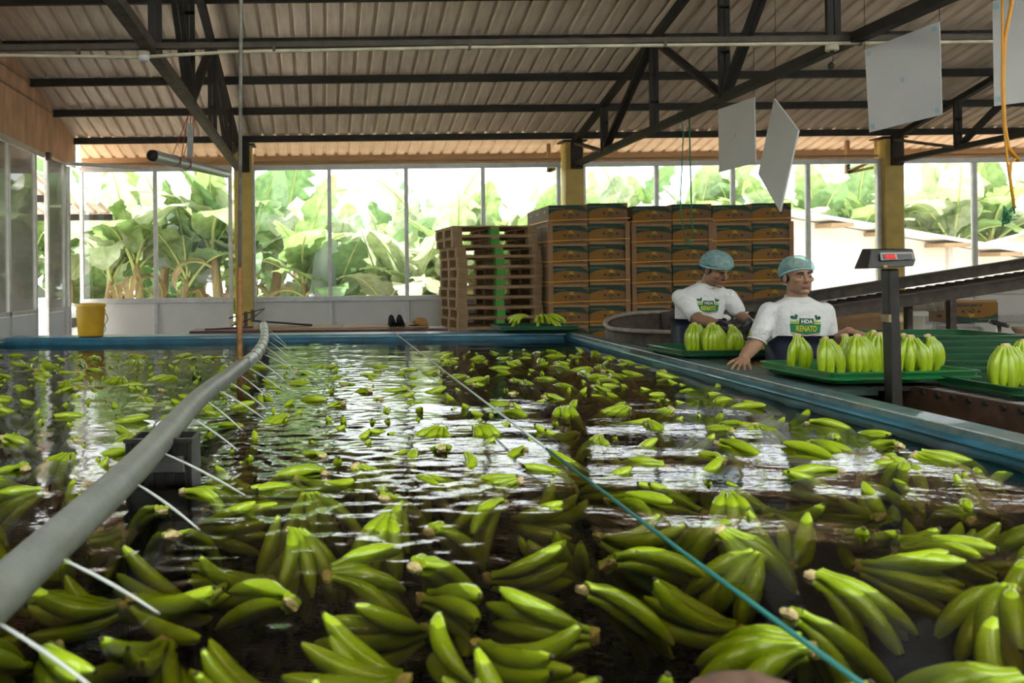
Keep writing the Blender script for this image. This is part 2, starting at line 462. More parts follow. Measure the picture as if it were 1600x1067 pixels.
# unseen wall added behind the camera to block sky light
o = MB().box((5.5, -4.5, 1.9), (18.2, 0.12, 3.8)).build('wall_front_light_block', M_panel); o['kind'] = 'structure'
o = MB().box((14.42, 3.6, 2.2), (0.12, 16.2, 4.4)).build('wall_right_light_block', M_panel); o['kind'] = 'structure'  # unseen side wall added to shut daylight out of the hall
MB().box((XL, 1.25, 1.62), (0.06, 11.4, 3.24)).build('near_light_block', M_panelblue, bpy.data.objects['wall_left'])  # unseen closure added to cut daylight from the near left side
MB().slab([(XL, -4.5, ZH + 0.05), (XL, 4.0, ZH + 0.05), (XL, 4.0, roofz(4.0) - 0.02), (XL, -4.5, 3.9)], 0.01).build('tarpaulin', M_tarp, bpy.data.objects['wall_left'])  # upper part of the unseen daylight closure added on the left
# ------------------------------------------------------------------ washing tank
ZW = 0.96; ZRIM = 1.03
YN, YF = 0.72, 8.1
def rimx(Y): return 2.255 + 0.0415 * (Y - 2.5)
XLT = -3.2
tank = thing('washing_tank', 'long blue-rimmed concrete washing tank filled with floating bananas', 'tank', (0, 4, 0))
MB().slab([(XLT - 0.1, YN, 0.30), (2.7, YN, 0.30), (2.7, YF, 0.30), (XLT - 0.1, YF, 0.30)], 0.05).build('tank_floor', M_tank, tank)
def rim_run(pts, nm='rim', mt=M_rim, WDT=0.30):
    """profile swept along the inner edge: pts = list of (inner point, outward unit)"""
    prof = [(-0.028, 0.30), (-0.028, 0.992), (-0.004, 1.002), (0.0, 1.022), (0.010, ZRIM), (WDT, ZRIM + 0.004), (WDT, 0.0)]
    vs = []; n = len(prof)
    for p, o in pts:
        for a, z in prof: vs.append((p[0] + o[0] * a, p[1] + o[1] * a, z))
    fs = []; mi = []
    for i in range(len(pts) - 1):
        for k in range(n - 1):
            fs.append((i*n+k, i*n+k+1, (i+1)*n+k+1, (i+1)*n+k)); mi.append(1 if k < 2 else 0)
    b = MB(); b.add(vs, fs); b.mi = mi
    return b.build(nm, [mt, M_blue], tank)
ys = [YN + (YF + 0.0 - YN) * i / 14 for i in range(15)]
rim_run([((rimx(y), y), (1, 0)) for y in ys], 'right_rim', WDT=0.11)
rim_run([((XLT + (rimx(YF) + 0.05 - XLT) * i / 4, YF), (0, 1)) for i in range(5)], 'far_rim', M_blue)
rim_run([((XLT, y), (-1, 0)) for y in (YN, 4, YF)], 'left_rim', WDT=0.26)
rim_run([((XLT + (2.2 - XLT) * i / 2, YN), (0, -1)) for i in range(3)], 'near_rim')
# thin pale line along the rim: its lit edge put into colour
MB().tube([(rimx(y) + 0.006, y, ZRIM - 0.003) for y in ys], 0.0035, 6).build('lit_edge', mat('lit_edge', (0.5, 0.55, 0.55), 0.3, 0, 0.3, 20), tank)
# blue strip at the water line
MB().tube([(rimx(y) - 0.028, y, 0.988) for y in ys], 0.011, 8).build('ledge_strip', M_blue, tank)

# water sheet with real waves
def water():
    X0, X1, Y0, Y1 = XLT, 2.62, YN, YF
    nx, ny = 330, 420
    xs = np.linspace(X0, X1, nx); ys_ = np.linspace(Y0, Y1, ny)
    gx, gy = np.meshgrid(xs, ys_)
    rs = np.random.RandomState(5)
    z = np.zeros_like(gx)
    calm = np.zeros_like(gx)
    for i in range(26):
        lam = rs.uniform(0.16, 0.6); th = rs.normal(PI / 2, 0.55); k = 2 * PI / lam
        z += 0.00020 * (lam / 0.3) * np.sin(k * (gx * math.cos(th) + gy * math.sin(th)) + rs.uniform(0, 6.28))
    # rings where the jets fall
    agit = np.exp(-((gx - 0.0) / 0.45) ** 2)
    for i in range(17):
        cy = 1.27 + i * 0.36; d = np.hypot(gx + 0.27, (gy - cy))
        z += 0.0009 * np.exp(-(d / 0.35) ** 2) * np.sin(d * 2 * PI / 0.075 + i)
        z += 0.0003 * np.exp(-(d / 0.9) ** 2) * np.sin(d * 2 * PI / 0.11 + 2 * i)
    for i in range(30):
        lam = rs.uniform(0.06, 0.13); th = rs.normal(PI / 2, 0.8); k = 2 * PI / lam
        z += agit * 0.00028 * np.sin(k * (gx * math.cos(th) + gy * math.sin(th)) + rs.uniform(0, 6.28))
    z = z + ZW
    v = np.stack([gx.ravel(), gy.ravel(), z.ravel()], 1)
    idx = np.arange(nx * ny).reshape(ny, nx)
    f = np.stack([idx[:-1, :-1].ravel(), idx[:-1, 1:].ravel(), idx[1:, 1:].ravel(), idx[1:, :-1].ravel()], 1)
    me = bpy.data.meshes.new('tank_water')
    # close the body of water down to the tank floor
    nv = len(v); border = list(idx[0, :]) + list(idx[1:, -1]) + list(idx[-1, -2::-1]) + list(idx[-2:0:-1, 0])
    low = [[v[i][0], v[i][1], 0.36] for i in border]
    fl = f.tolist(); nbd = len(border)
    side = [[int(border[i]), nv + i, nv + (i + 1) % nbd, int(border[(i + 1) % nbd])] for i in range(nbd)]
    me.from_pydata(v.tolist() + low, [], fl + side + [list(range(nv + nbd - 1, nv - 1, -1))])
    me.polygons.foreach_set('use_smooth', [True] * len(fl) + [False] * (nbd + 1))
    m = bpy.data.materials.new('tank_water'); m.use_nodes = True
    nt = m.node_tree; N = nt.nodes; L = nt.links
    N.remove(N['Principled BSDF'])
    tr = N.new('ShaderNodeBsdfTransparent'); tr.inputs[0].default_value = (0.93, 0.92, 0.86, 1)
    gl = N.new('ShaderNodeBsdfGlossy'); gl.inputs['Roughness'].default_value = 0.03
    tc = N.new('ShaderNodeTexCoord'); mp = N.new('ShaderNodeMapping'); mp.inputs['Scale'].default_value = (14, 26, 1)
    L.new(tc.outputs['Object'], mp.inputs[0])
    nz = N.new('ShaderNodeTexNoise'); nz.inputs['Scale'].default_value = 1.0; nz.inputs['Detail'].default_value = 3
    L.new(mp.outputs[0], nz.inputs['Vector'])
    bp = N.new('ShaderNodeBump'); bp.inputs['Strength'].default_value = 0.10; bp.inputs['Distance'].default_value = 0.01
    L.new(nz.outputs[0], bp.inputs['Height']); L.new(bp.outputs[0], gl.inputs['Normal'])
    fr = N.new('ShaderNodeFresnel'); fr.inputs[0].default_value = 1.34; L.new(bp.outputs[0], fr.inputs['Normal'])
    mx = N.new('ShaderNodeMixShader'); L.new(fr.outputs[0], mx.inputs[0]); L.new(tr.outputs[0], mx.inputs[1]); L.new(gl.outputs[0], mx.inputs[2])
    L.new(mx.outputs[0], N['Material Output'].inputs[0])
    va = N.new('ShaderNodeVolumeAbsorption'); va.inputs['Color'].default_value = (0.66, 0.60, 0.16, 1); va.inputs['Density'].default_value = 12.0
    L.new(va.outputs[0], N['Material Output'].inputs['Volume'])
    me.materials.append(m)
    o = bpy.data.objects.new('tank_water', me); COL.objects.link(o)
    tag(o, 'dark rippled water filling the washing tank', 'water', kind='stuff')
water()

# spray pipe over the water
PX = [(1.0, -0.535, 1.075), (1.43, -0.527, 1.075), (2.2, -0.50, 1.085), (3.3, -0.515, 1.09), (4.0, -0.47, 1.10), (4.5, -0.45, 1.10), (5.0, -0.425, 1.10), (5.7, -0.43, 1.10), (6.5, -0.46, 1.10), (7.3, -0.51, 1.11), (8.0, -0.57, 1.135)]
def cat(P, n):
    out = []
    for i in range(len(P) - 1):
        p0 = P[max(i-1, 0)]; p1 = P[i]; p2 = P[i+1]; p3 = P[min(i+2, len(P)-1)]
        for k in range(n):
            t = k / n
            out.append(tuple(0.5 * (2*b + (c-a)*t + (2*a-5*b+4*c-d)*t*t + (3*b-a-3*c+d)*t**3) for a, b, c, d in zip(p0, p1, p2, p3)))
    out.append(tuple(P[-1])); return out
pp = [Vector((x, y, z)) for (y, x, z) in cat(PX, 4)]
pipe = thing('spray_pipe', 'long grey plastic spray pipe hanging low over the water', 'pipe', pp[0])
i0 = min(i for i, p in enumerate(pp) if p.y > 4.55)
MB().tube(pp[:i0 + 1], 0.041, 18).build('pipe_body', M_galv, pipe, True)
M_hose = mat('pale_grey_hose', (0.40, 0.43, 0.43), 0.4, 0, 0.15, 20, 0.1)
MB().tube(pp[i0:], 0.040, 18).build('far_section', M_hose, pipe, True)
MB().tube([pp[-1] - Vector((0, 0.04, 0.003)), pp[-1] + Vector((0, 0.02, 0.002))], 0.045, 18).build('end_cap', M_galv, pipe, True)
for k in range(7):
    i = i0 + 3 + 2 * k
    if i < len(pp): MB().tube([pp[i] - Vector((0, 0.008, 0)), pp[i] + Vector((0, 0.008, 0))], 0.0425, 16).build('cord_wrap', M_black, pipe, True)
# rod that carries the pipe
a = Vector((-0.462, 4.52, 0.80)); b_ = Vector((-0.452, 4.52, 1.66)); c_ = Vector((-0.395, 4.52, 5.35))
rod = thing('hanging_rod', 'thin vertical rod hanging from the roof, rusty orange at its lower end', 'rod', a)
MB().tube([b_, (b_ + c_) / 2, c_], 0.011, 8).build('upper_rod', mat('grey_rod', (0.26, 0.24, 0.21), 0.6, 0, 0.3, 20), rod, True)
MB().tube([a, b_], 0.0155, 8).build('lower_rod', M_rust, rod, True)
MB().tube([Vector((-0.46, 4.52, 1.09)), Vector((-0.46, 4.52, 1.14))], 0.022, 8).build('tie_wrap', M_greend, rod, True)
MB().bar((-0.45, 4.52, 1.62), (-0.40, 4.52, 1.62), 0.008, 0.008).build('side_pin', M_rust, rod)

# water jets
M_jet = mat('white_water', (0.85, 0.87, 0.86), 0.15, 0, 0.05, 40)
M_jet.node_tree.nodes['Principled BSDF'].inputs['Alpha'].default_value = 0.62
rng = random.Random(9)
jys = [1.22, 1.50, 2.02, 2.36, 2.95, 3.35, 3.62, 3.9, 4.2, 4.55, 4.95, 5.4, 5.9, 6.5, 7.1, 7.75]
for i, y in enumerate(jys):
    c = min(pp, key=lambda q: abs(q.y - y))
    x0 = c.x + 0.037; z0 = c.z - 0.012
    Lx = (0.17, 0.19, 0.17, 0.235, 0.17, 0.16, 0.2, 0.18)[i % 8] + rng.uniform(-0.01, 0.01)
    dy = rng.uniform(-0.02, 0.03) - 0.02
    pts = [Vector((x0 + Lx * t, y + dy * t, z0 - (z0 - ZW + 0.004) * (0.8 * t + 0.2 * t * t))) for t in [k / 8 for k in range(9)]]
    j = MB().tube(pts, [0.0027 + 0.0012 * math.sin(3.1 * k / 8) for k in range(9)], 6).build('water_jet', M_jet, None, True, org=pts[0])
    tag(j, 'thin white water jet falling from the grey spray pipe', 'water jet', 'water jets from the spray pipe')

# rope over the water
rp = thing('rope', 'thin teal and white rope stretched over the tank to the far rim', 'rope', (0.72, 4, ZRIM))
MB().tube([(0.716, 0.9, 1.035), (0.72, 1.6, 1.028), (0.73, 2.6, 1.025)], 0.0045, 6).build('teal_length', mat('teal_rope', (0.03, 0.22, 0.20), 0.6), rp, True)
MB().tube([(0.73, 2.6, 1.025), (0.745, 5, 1.025), (0.757, 8.12, 1.036)], 0.0048, 6).build('white_length', mat('white_rope', (0.55, 0.62, 0.58), 0.6), rp, True)

# black crate standing in the water
p = at(248, 742, 2.5)
cr = thing('plastic_crate', 'black plastic crate standing in the water behind the spray pipe', 'crate', (p.x, p.y, 0.35))
cx, cy = p.x, p.y + 0.09
for s in (-1, 1):
    MB().box((cx + s * 0.098, cy, 0.72), (0.012, 0.19, 0.72)).build('side_wall', M_black, cr, bevel=0.004)
MB().box((cx, cy - 0.088, 0.70), (0.19, 0.012, 0.62)).build('front_wall', M_black, cr, bevel=0.004)
MB().box((cx, cy + 0.088, 0.72), (0.19, 0.012, 0.72)).build('rear_wall', M_black, cr)
MB().box((cx, cy, 0.41), (0.19, 0.17, 0.012)).build('bottom', M_black, cr)
MB().box((cx, cy - 0.094, 1.015), (0.205, 0.012, 0.012)).build('lower_lip', M_black, cr)
MB().slab([(cx - 0.09, cy - 0.10, 0.985), (cx + 0.085, cy - 0.10, 0.985), (cx + 0.08, cy - 0.085, 1.035), (cx - 0.08, cy - 0.085, 1.035)], 0.01).build('sloped_face', mat('worn_black', (0.05, 0.047, 0.045), 0.45, 0, 0.3, 30), cr, bevel=0.004)
for k in range(6):
    MB().box((cx - 0.085 + k * 0.034, cy - 0.098, 0.968), (0.006, 0.016, 0.05)).build('rib', M_black, cr)
    MB().box((cx - 0.085 + k * 0.034, cy - 0.095, 1.062), (0.006, 0.02, 0.035)).build('rib', M_black, cr)
MB().box((cx, cy - 0.09, 1.085), (0.215, 0.02, 0.012)).build('top_lip', M_black, cr)
MB().box((cx, cy - 0.087, 1.055), (0.19, 0.008, 0.05)).build('upper_wall', M_black, cr)

# things along the far rim
p = at(142, 524.5, 8.2)
bk = thing('bucket', 'yellow plastic bucket standing on the far tank rim', 'bucket', (p.x, p.y, ZRIM + 0.006))
M_buck = mat('bucket_yellow', (0.62, 0.36, 0.012), 0.4, 0, 0.12, 5)
c = Vector((p.x, p.y, ZRIM + 0.006))
MB().lathe([(0.118, 0), (0.128, 0.01), (0.142, 0.22), (0.142, 0.25), (0.152, 0.25), (0.152, 0.262), (0.143, 0.262), (0.144, 0.30), (0.155, 0.30), (0.155, 0.325), (0.148, 0.335), (0.138, 0.335), (0.135, 0.25), (0.12, 0.02)], 28, c=c).build('pail', M_buck, bk, 'auto')
pts = [c + Vector((0.148 + 0.035 * math.sin(t * PI), -0.03, 0.245 - 0.13 * t + 0.0)) for t in [k / 8 for k in range(9)]]
MB().tube(pts, 0.006, 6).build('handle', M_buck, bk, True)
MB().tube([c + Vector((0.15, -0.03, 0.11)), c + Vector((0.165, -0.05, 0.08)), c + Vector((0.155, -0.05, 0.04))], 0.004, 6).build('cord', M_greenc, bk, True)
# reddish-brown ledge behind the rim
M_red = mat('oxide_red_steel', (0.09, 0.02, 0.018), 0.55, 0, 0.3, 10)
ld = thing('steel_ledge', 'low dark red steel bench along the far tank rim', 'bench', (0, 8.8, 0))
MB().box((-0.02, 8.75, 1.035), (2.75, 0.5, 0.04)).build('bench_top', M_red, ld)
for x in (-1.3, 0, 1.25):
    for y in (8.56, 8.94): MB().box((x, y, 0.51), (0.05, 0.05, 1.02)).build('leg', M_red, ld)
zt = 1.055
x_ = lambda px, Y: (px - 500) * Y / F
c1 = MB().slab([(x_(395, 8.7), 8.62, zt + 0.001), (x_(532, 8.7), 8.62, zt + 0.001), (x_(536, 8.7), 8.9, zt + 0.02), (x_(400, 8.7), 8.9, zt + 0.02)], 0.012).build('cardboard_sheet', M_card, org=(x_(460, 8.7), 8.75, zt))
tag(c1, 'flat cardboard sheet lying on the far bench beside the column', 'cardboard')
c1 = MB().slab([(x_(534, 8.7), 8.62, zt + 0.001), (x_(668, 8.7), 8.62, zt + 0.006), (x_(664, 8.7), 8.9, zt + 0.026), (x_(540, 8.7), 8.9, zt + 0.022)], 0.012).build('cardboard_sheet', M_card, org=(x_(600, 8.7), 8.75, zt))
tag(c1, 'flat cardboard sheet lying under the black shoes', 'cardboard')
for i, (px, lab) in enumerate(((612, 'black shoe on the cardboard, the one nearer the column'), (625, 'black shoe on the cardboard, the one nearer the knitted cap'))):
    X = x_(px, 8.72); s = thing('shoe', lab, 'shoe', (X, 8.72, zt + 0.02), 'pair of black shoes')
    b = MB(); z0 = zt + 0.024
    rings = [(-0.13, 0.030, 0.035), (-0.10, 0.042, 0.05), (-0.04, 0.043, 0.065), (0.02, 0.038, 0.095), (0.07, 0.038, 0.115), (0.12, 0.034, 0.115), (0.135, 0.02, 0.10)]
    vs = []; n = 10
    for (y, wd, h) in rings:
        for k in range(n):
            a = PI * k / (n - 1)
            vs.append((X + wd * math.cos(a), 8.74 + y, z0 + h * math.sin(a) ** 0.7))
    fs = [(j*n+k, j*n+k+1, (j+1)*n+k+1, (j+1)*n+k) for j in range(len(rings)-1) for k in range(n-1)]
    fs += [tuple(range(n)), tuple(reversed([(len(rings)-1)*n+k for k in range(n)]))]
    b.add(vs, fs); b.build('upper', mat('black_canvas', (0.012, 0.012, 0.013), 0.95, spec=0.1), s, True)
    MB().box((X, 8.745, z0 - 0.004), (0.082, 0.27, 0.02)).build('sole', M_black, s, bevel=0.008)
    MB().tube([(X - 0.02, 8.70, z0 + 0.075), (X, 8.69, z0 + 0.08), (X + 0.02, 8.70, z0 + 0.075)], 0.004, 6).build('lace', M_steel, s)
X = x_(656, 8.75)
k_ = thing('cap', 'small ochre knitted cap lying on the cardboard by the shoes', 'cap', (X, 8.75, zt + 0.02))
MB().lathe([(0.085, 0.0), (0.082, 0.03), (0.07, 0.06), (0.045, 0.082), (0.01, 0.09)], 18, c=(X, 8.75, zt + 0.02)).build('crown', mat('ochre_knit', (0.36, 0.19, 0.05), 0.9, 0, 0.2, 60, 0.5), k_, True)
MB().ball((X - 0.07, 8.70, zt + 0.03), (0.06, 0.05, 0.012)).build('brim', M_black, k_, True)
# bent rusty frame by the column
fr = thing('metal_frame', 'small rusty bent metal frame leaning by the yellow column', 'frame', at(388, 512, 8.8))
MB().bar(at(384, 513, 8.8), at(384, 487, 8.8), 0.04, 0.04).build('post', M_beam, fr)
MB().bar(at(395, 502, 8.8), at(395, 484, 8.8), 0.04, 0.04).build('post', M_beam, fr)
MB().tube([at(358, 497, 8.85), at(384, 490, 8.8), at(414, 482, 8.8), at(395, 497, 8.8), at(362, 509, 8.75)], 0.008, 6).build('bent_rod', M_steel, fr)
MB().bar(at(392, 501, 8.8), at(488, 508, 8.8), 0.03, 0.02).build('rail', M_steel, fr)
MB().bar(at(320, 515, 8.62), at(395, 511, 8.8), 0.03, 0.02).build('rail', M_red, fr)

# ------------------------------------------------------------------ bananas
def finger_mesh(L, bend, r, seed):
    rg = random.Random(seed)
    n, m = 12, 16
    prof = [(0, .42), (.06, .40), (.13, .46), (.2, .66), (.28, .86), (.4, .98), (.52, 1.0), (.64, .98), (.75, .9), (.84, .76), (.91, .56), (.955, .36), (.98, .26), (1.0, .22)]
    b = MB(); p = Vector((0, 0, 0)); pts = []; dirs = []; tl = 0
    for i, (t, _) in enumerate(prof):
        dt = t - tl
        a = bend * (0.15 * t + 0.85 * (t ** 1.1)) 
        d = Vector((0, math.cos(a), math.sin(a)))
        p = p + d * (dt * L); tl = t
        pts.append(p.copy()); dirs.append(d)
    vs = []
    for i, (t, k) in enumerate(prof):
        u = Vector((1, 0, 0)); v = u.cross(dirs[i])
        for q in range(n):
            a = 2 * PI * q / n
            rr = r * k * (1 + 0.05 * math.cos(5 * a + 0.6) * min(1, 4 * t * (1.1 - t)))
            vs.append(pts[i] + (u * math.cos(a) + v * math.sin(a)) * rr)
    M = len(prof)
    fs = [(i*n+q, i*n+(q+1)%n, (i+1)*n+(q+1)%n, (i+1)*n+q) for i in range(M-1) for q in range(n)]
    b.add(vs, fs)
    b.mi = [1 if f // n >= M - 2 else 0 for f in range(len(fs))]
    b.m = 1; b.add([vs[(M-1)*n+q] for q in range(n)], [tuple(range(n))])
    b.m = 0; b.add([vs[q] for q in range(n)], [tuple(reversed(range(n)))])
    return b.mesh('banana', [M_skin, M_tip], smooth=True)
FING = [finger_mesh(0.185 + 0.012 * (i % 3), 0.65 + 0.24 * (i % 4), 0.0183 + 0.0008 * (i % 3), i) for i in range(6)]
def crown_mesh(wd, seed):
    rg = random.Random(seed); b = MB()
    b.ball((0, 0, 0.002), (wd, 0.012, 0.011), n=10, m=6)
    b.v = [(x * rg.uniform(.9, 1.1), (min(y, 0.02) if y > -0.006 else -0.012 + rg.uniform(-.002, .002)), z * rg.uniform(.85, 1.15)) for x, y, z in b.v]
    return b.mesh('crown', M_crown, smooth=False)
CROWN = [crown_mesh(0.012 + 0.005 * k, k) for k in range(5)]
GV = {}
def fverts(me):
    if me.name not in GV:
        a = np.empty(len(me.vertices) * 3); me.vertices.foreach_get('co', a); GV[me.name] = a.reshape(-1, 3)
    return GV[me.name]
def make_proto(n, seed, spread=1.0):
    """fingers side by side on a cut crown: list of (mesh, local matrix), and all points"""
    rg = random.Random(seed); parts = []
    rows = [n] if n <= 4 else [n - n // 2, n // 2]
    for ri, c in enumerate(rows):
        for i in range(c):
            k = i - (c - 1) / 2
            me = FING[rg.randrange(6)]
            M = Matrix.Translation((k * 0.013, 0.004, ri * 0.020)) @ Matrix.Rotation(-k * R(15 * spread) + rg.uniform(-.04, .04), 4, 'Z') \
                @ Matrix.Rotation(R(8) * ri - 0.1 + rg.uniform(-.09, .09) * 1.0, 4, 'X') @ Matrix.Rotation(k * 0.12 + rg.uniform(-.15, .15), 4, 'Y') \
                @ Matrix.Diagonal((1, rg.uniform(.9, 1.06), 1, 1))
            parts.append(('banana', me, M))
    parts.append(('crown', CROWN[min(4, max(rows) - 2)], Matrix.Translation((0, -0.004, 0.010 * (len(rows) - 1)))))
    P = []
    for _, me, M in parts:
        a = fverts(me); A = np.array(M)
        P.append(a @ A[:3, :3].T + A[:3, 3])
    return parts, np.concatenate(P)
PROTO = [make_proto(n, s) for s, n in enumerate((4, 5, 6, 6, 7, 5, 5, 7))]
def cluster(proto, M, label, group):
    root = thing('banana_cluster', label, 'bananas', (0, 0, 0), group)
    root.matrix_world = M
    for nm, me, Ml in proto[0]: inst(nm, me, root, Ml)
    return root

def near_or_far(x, y):
    """share of the water that carries fruit, by place in the tank"""
    if y < 556 and x < 400: return 0
    if y < 572 and 395 <= x < 690: return 0
    if x >= 690 and y < 548: return 0
    if 330 < x < 560 and 585 < y < 738: return 0.22
    if 380 < x < 480 and 735 < y < 800: return 0.5
    if 560 <= x < 720 and 585 < y < 738: return 0.6
    if x > 1180 and 640 < y < 735: return 0.5
    if x > 1380 and y < 800: return 0.35
    if x < 360 and y < 640: return 0.95
    if x < 330 and 640 <= y < 735: return 0.55
    if 235 < x < 560 and 860 < y < 990: return 0.30
    if x < 330 and y > 735: return 0.75
    return 1.0
rg = random.Random(21)
spots = []
def try_spot(X, Y, dmin):
    for (a, b2) in spots:
        if (a - X) ** 2 + (b2 - Y) ** 2 < dmin * dmin: return False
    return True
tries = 0
while tries < 60000:
    tries += 1
    Y = 1.08 + (7.95 - 1.08) * rg.random(); X = rg.uniform(-3.1, 2.3)
    if X > rimx(Y) - 0.14: continue
    x, y = pix(X, Y, ZW)
    if x < -70 or x > 1660: continue
    if rg.random() > near_or_far(x, y): 
        if rg.random() < 0.97: continue
        if near_or_far(x, y) == 0: continue
    if abs(X - cx) < 0.21 and abs(Y - cy) < 0.2: continue
    if try_spot(X, Y, 0.160 if Y < 3.0 else 0.185): spots.append((X, Y))
spots.sort(key=lambda q: q[1])
nb = len(spots)
print('banana clusters', nb)
FARV = []; FARF = []; FARM = []; fo = 0
for si, (X, Y) in enumerate(spots):
    pr = PROTO[rg.randrange(len(PROTO))]
    tp = rg.random()
    yaw = rg.uniform(0, 2 * PI)
    if tp < 0.34: roll = rg.gauss(0, 0.25)
    elif tp < 0.72: roll = PI + rg.gauss(0, 0.3)
    else: roll = rg.choice((-1, 1)) * (PI / 2 + rg.gauss(0, 0.25))
    Rm = Matrix.Rotation(yaw, 3, 'Z') @ Matrix.Rotation(roll, 3, 'Y') @ Matrix.Rotation(rg.gauss(-0.25 if tp < 0.34 else 0.25, 0.16), 3, 'X')
    A = np.array(Rm); P = pr[1] @ A.T
    cen = (P.max(0) + P.min(0)) / 2
    z = ZW + (rg.uniform(0.004, 0.024) if Y < 2.6 else rg.uniform(0.012, 0.032)) - P[:, 2].max()
    M = Matrix.Translation((X - cen[0], Y - cen[1], z)) @ Rm.to_4x4()
    if si >= 300:
        for nm, me, Ml in pr[0]:
            A = np.array(M @ Ml); a = fverts(me) @ A[:3, :3].T + A[:3, 3]
            FARV += a.tolist(); mo = 2 if nm == 'crown' else 0
            for pl in me.polygons:
                FARF.append([v + fo for v in pl.vertices]); FARM.append(mo + pl.material_index)
            fo += len(a)
        continue
    nf = len(pr[0]) - 1
    num = ('three', 'four', 'five', 'six', 'seven')[nf - 3]
    pose = 'cupped upwards' if tp < 0.34 else ('with backs up' if tp < 0.72 else 'lying on its side')
    side = 'left of the spray pipe' if X < -0.52 else ('between spray pipe and rope' if X < 0.73 else 'right of the rope')
    dist = 'nearest the camera' if Y < 1.75 else ('level with the crate' if Y < 2.75 else 'beyond the crate')
    lab = '%s-banana green cluster %s, %s, %s' % (num, pose, side, dist); g = 'floating clusters %s, %s' % (side, dist)
    cluster(pr, M, lab, g)
if FARF:
    me = bpy.data.meshes.new('distant_bananas'); me.from_pydata(FARV, [], FARF)
    for m in (M_skin, M_tip, M_crown): me.materials.append(m)
    me.polygons.foreach_set('material_index', FARM); me.polygons.foreach_set('use_smooth', [True] * len(FARF)); me.update()
    o = bpy.data.objects.new('distant_bananas', me); COL.objects.link(o)
    tag(o, 'mass of small green banana clusters floating in the far half of the tank', 'bananas', kind='stuff')
o = MB()
o.ball((0.61, 1.16, 0.965), (0.085, 0.055, 0.035), n=16, m=10)
rr = random.Random(2)
o.v = [(x + rr.uniform(-.004, .004), y + rr.uniform(-.004, .004), z + rr.uniform(-.003, .003)) for x, y, z in o.v]
o = o.build('dried_bract', mat('brown_bract', (0.16, 0.09, 0.06), 0.7, 0, 0.35, 25, 0.4), None, True, org=(0.61, 1.16, 0.96))
tag(o, 'brown dried plant lump floating at the near edge of the picture', 'plant debris')
# ------------------------------------------------------------------ plantation beyond the windows
M_leaf = [mat('leaf_green', (0.24, 0.35, 0.12), 0.35, 0, 0.3, 3, trans=0.45, stretch=(3, 0.6, 3)),
          mat('leaf_pale', (0.42, 0.48, 0.28), 0.35, 0, 0.25, 3, trans=0.45, stretch=(3, 0.6, 3)),
          mat('leaf_deep', (0.15, 0.25, 0.10), 0.3, 0, 0.3, 3, trans=0.35, stretch=(3, 0.6, 3))]
M_rib = mat('leaf_rib', (0.42, 0.48, 0.16), 0.5, 0, 0.15, 5)
M_dry = mat('dry_leaf', (0.36, 0.24, 0.12), 0.8, 0, 0.35, 5, trans=0.25)
M_stem = mat('pseudostem', (0.30, 0.26, 0.10), 0.6, 0, 0.3, 4, 0.3, 10, col2=(0.22, 0.11, 0.05), c2pos=(0.42, 0.62), stretch=(3, 3, 0.7))
def leaf_mesh(seed, L=2.0, W=0.34, droop=1.1, lift=1.15, m=None, torn=0.3):
    rg = random.Random(seed); b = MB(); n = 22
    pts = []; p = Vector((0, 0, 0)); a = lift
    tw = rg.uniform(-0.25, 0.25)
    for i in range(n + 1):
        t = i / n
        pts.append((p.copy(), a, t))
        a = lift - droop * (t ** 1.5)
        p = p + Vector((tw * t * 0.2, math.cos(a), math.sin(a))) * (L / n)
    vs = []; fs = []; ac = 4
    for i, (q, a, t) in enumerate(pts):
        if t < 0.14: wd = 0.016
        else:
            s = (t - 0.14) / 0.86
            wd = W * (min(1, (s * 5.5) ** 0.6)) * (1 - s ** 4) ** 0.7 + 0.01
        if torn and t > 0.25 and rg.random() < torn: wd *= rg.uniform(0.45, 0.85)
        fold = 0.45 * math.sin(min(1, t * 1.5) * PI * 0.5) * rg.uniform(0.5, 1.1)
        fl = fold if rg.random() < 0.75 else -fold * 0.9
        nrm = Vector((0, -math.sin(a), math.cos(a)))
        for k in range(-2, 3):
            u = k / 2
            hgt = abs(u) * wd * (fold if t < 0.5 else fl * 0.4 - 0.35 * (t - 0.5)) + 0.03 * math.sin(9 * t + k) * abs(u)
            vs.append(q + Vector((u * wd, 0, 0)) + nrm * hgt)
    for i in range(n):
        for k in range(4):
            o_ = i * 5 + k
            fs.append((o_, o_ + 1, o_ + 6, o_ + 5))
    b.add(vs, fs)
    b.m = 1
    b.tube([q - Vector((0, -math.sin(a), math.cos(a))) * 0.012 for q, a, t in pts], [0.026 * (1 - t) + 0.006 for q, a, t in pts], 6)
    return b.mesh('leaf', [m, M_rib], smooth=True)
LEAF = []
for i in range(14):
    LEAF.append(leaf_mesh(40 + i, L=random.uniform(1.9, 2.4), W=random.uniform(0.36, 0.47), droop=(0.45, 0.9, 1.5, 2.1)[i % 4], lift=(1.4, 1.25, 1.1, 0.9)[i % 4], m=M_leaf[(0, 1, 0, 2, 1)[i % 5]], torn=(0.0, 0.12, 0.3)[i % 3]))
DRY = [leaf_mesh(70 + i, L=1.3, W=0.14, droop=2.9, lift=0.5, m=M_dry, torn=0.8) for i in range(3)]
def stem_mesh(seed):
    rg = random.Random(seed); b = MB()
    h = 2.2; pts = []; rs = []
    lx, ly = rg.uniform(-.12, .12), rg.uniform(-.1, .1)
    for i in range(11):
        t = i / 10
        pts.append((lx * t * t * 2, ly * t * t, h * t)); rs.append((0.135 - 0.07 * t) * rg.uniform(.94, 1.06))
    b.tube(pts, rs, 12)
    return b.mesh('stem', M_stem, smooth=True)
STEM = [stem_mesh(i) for i in range(4)]
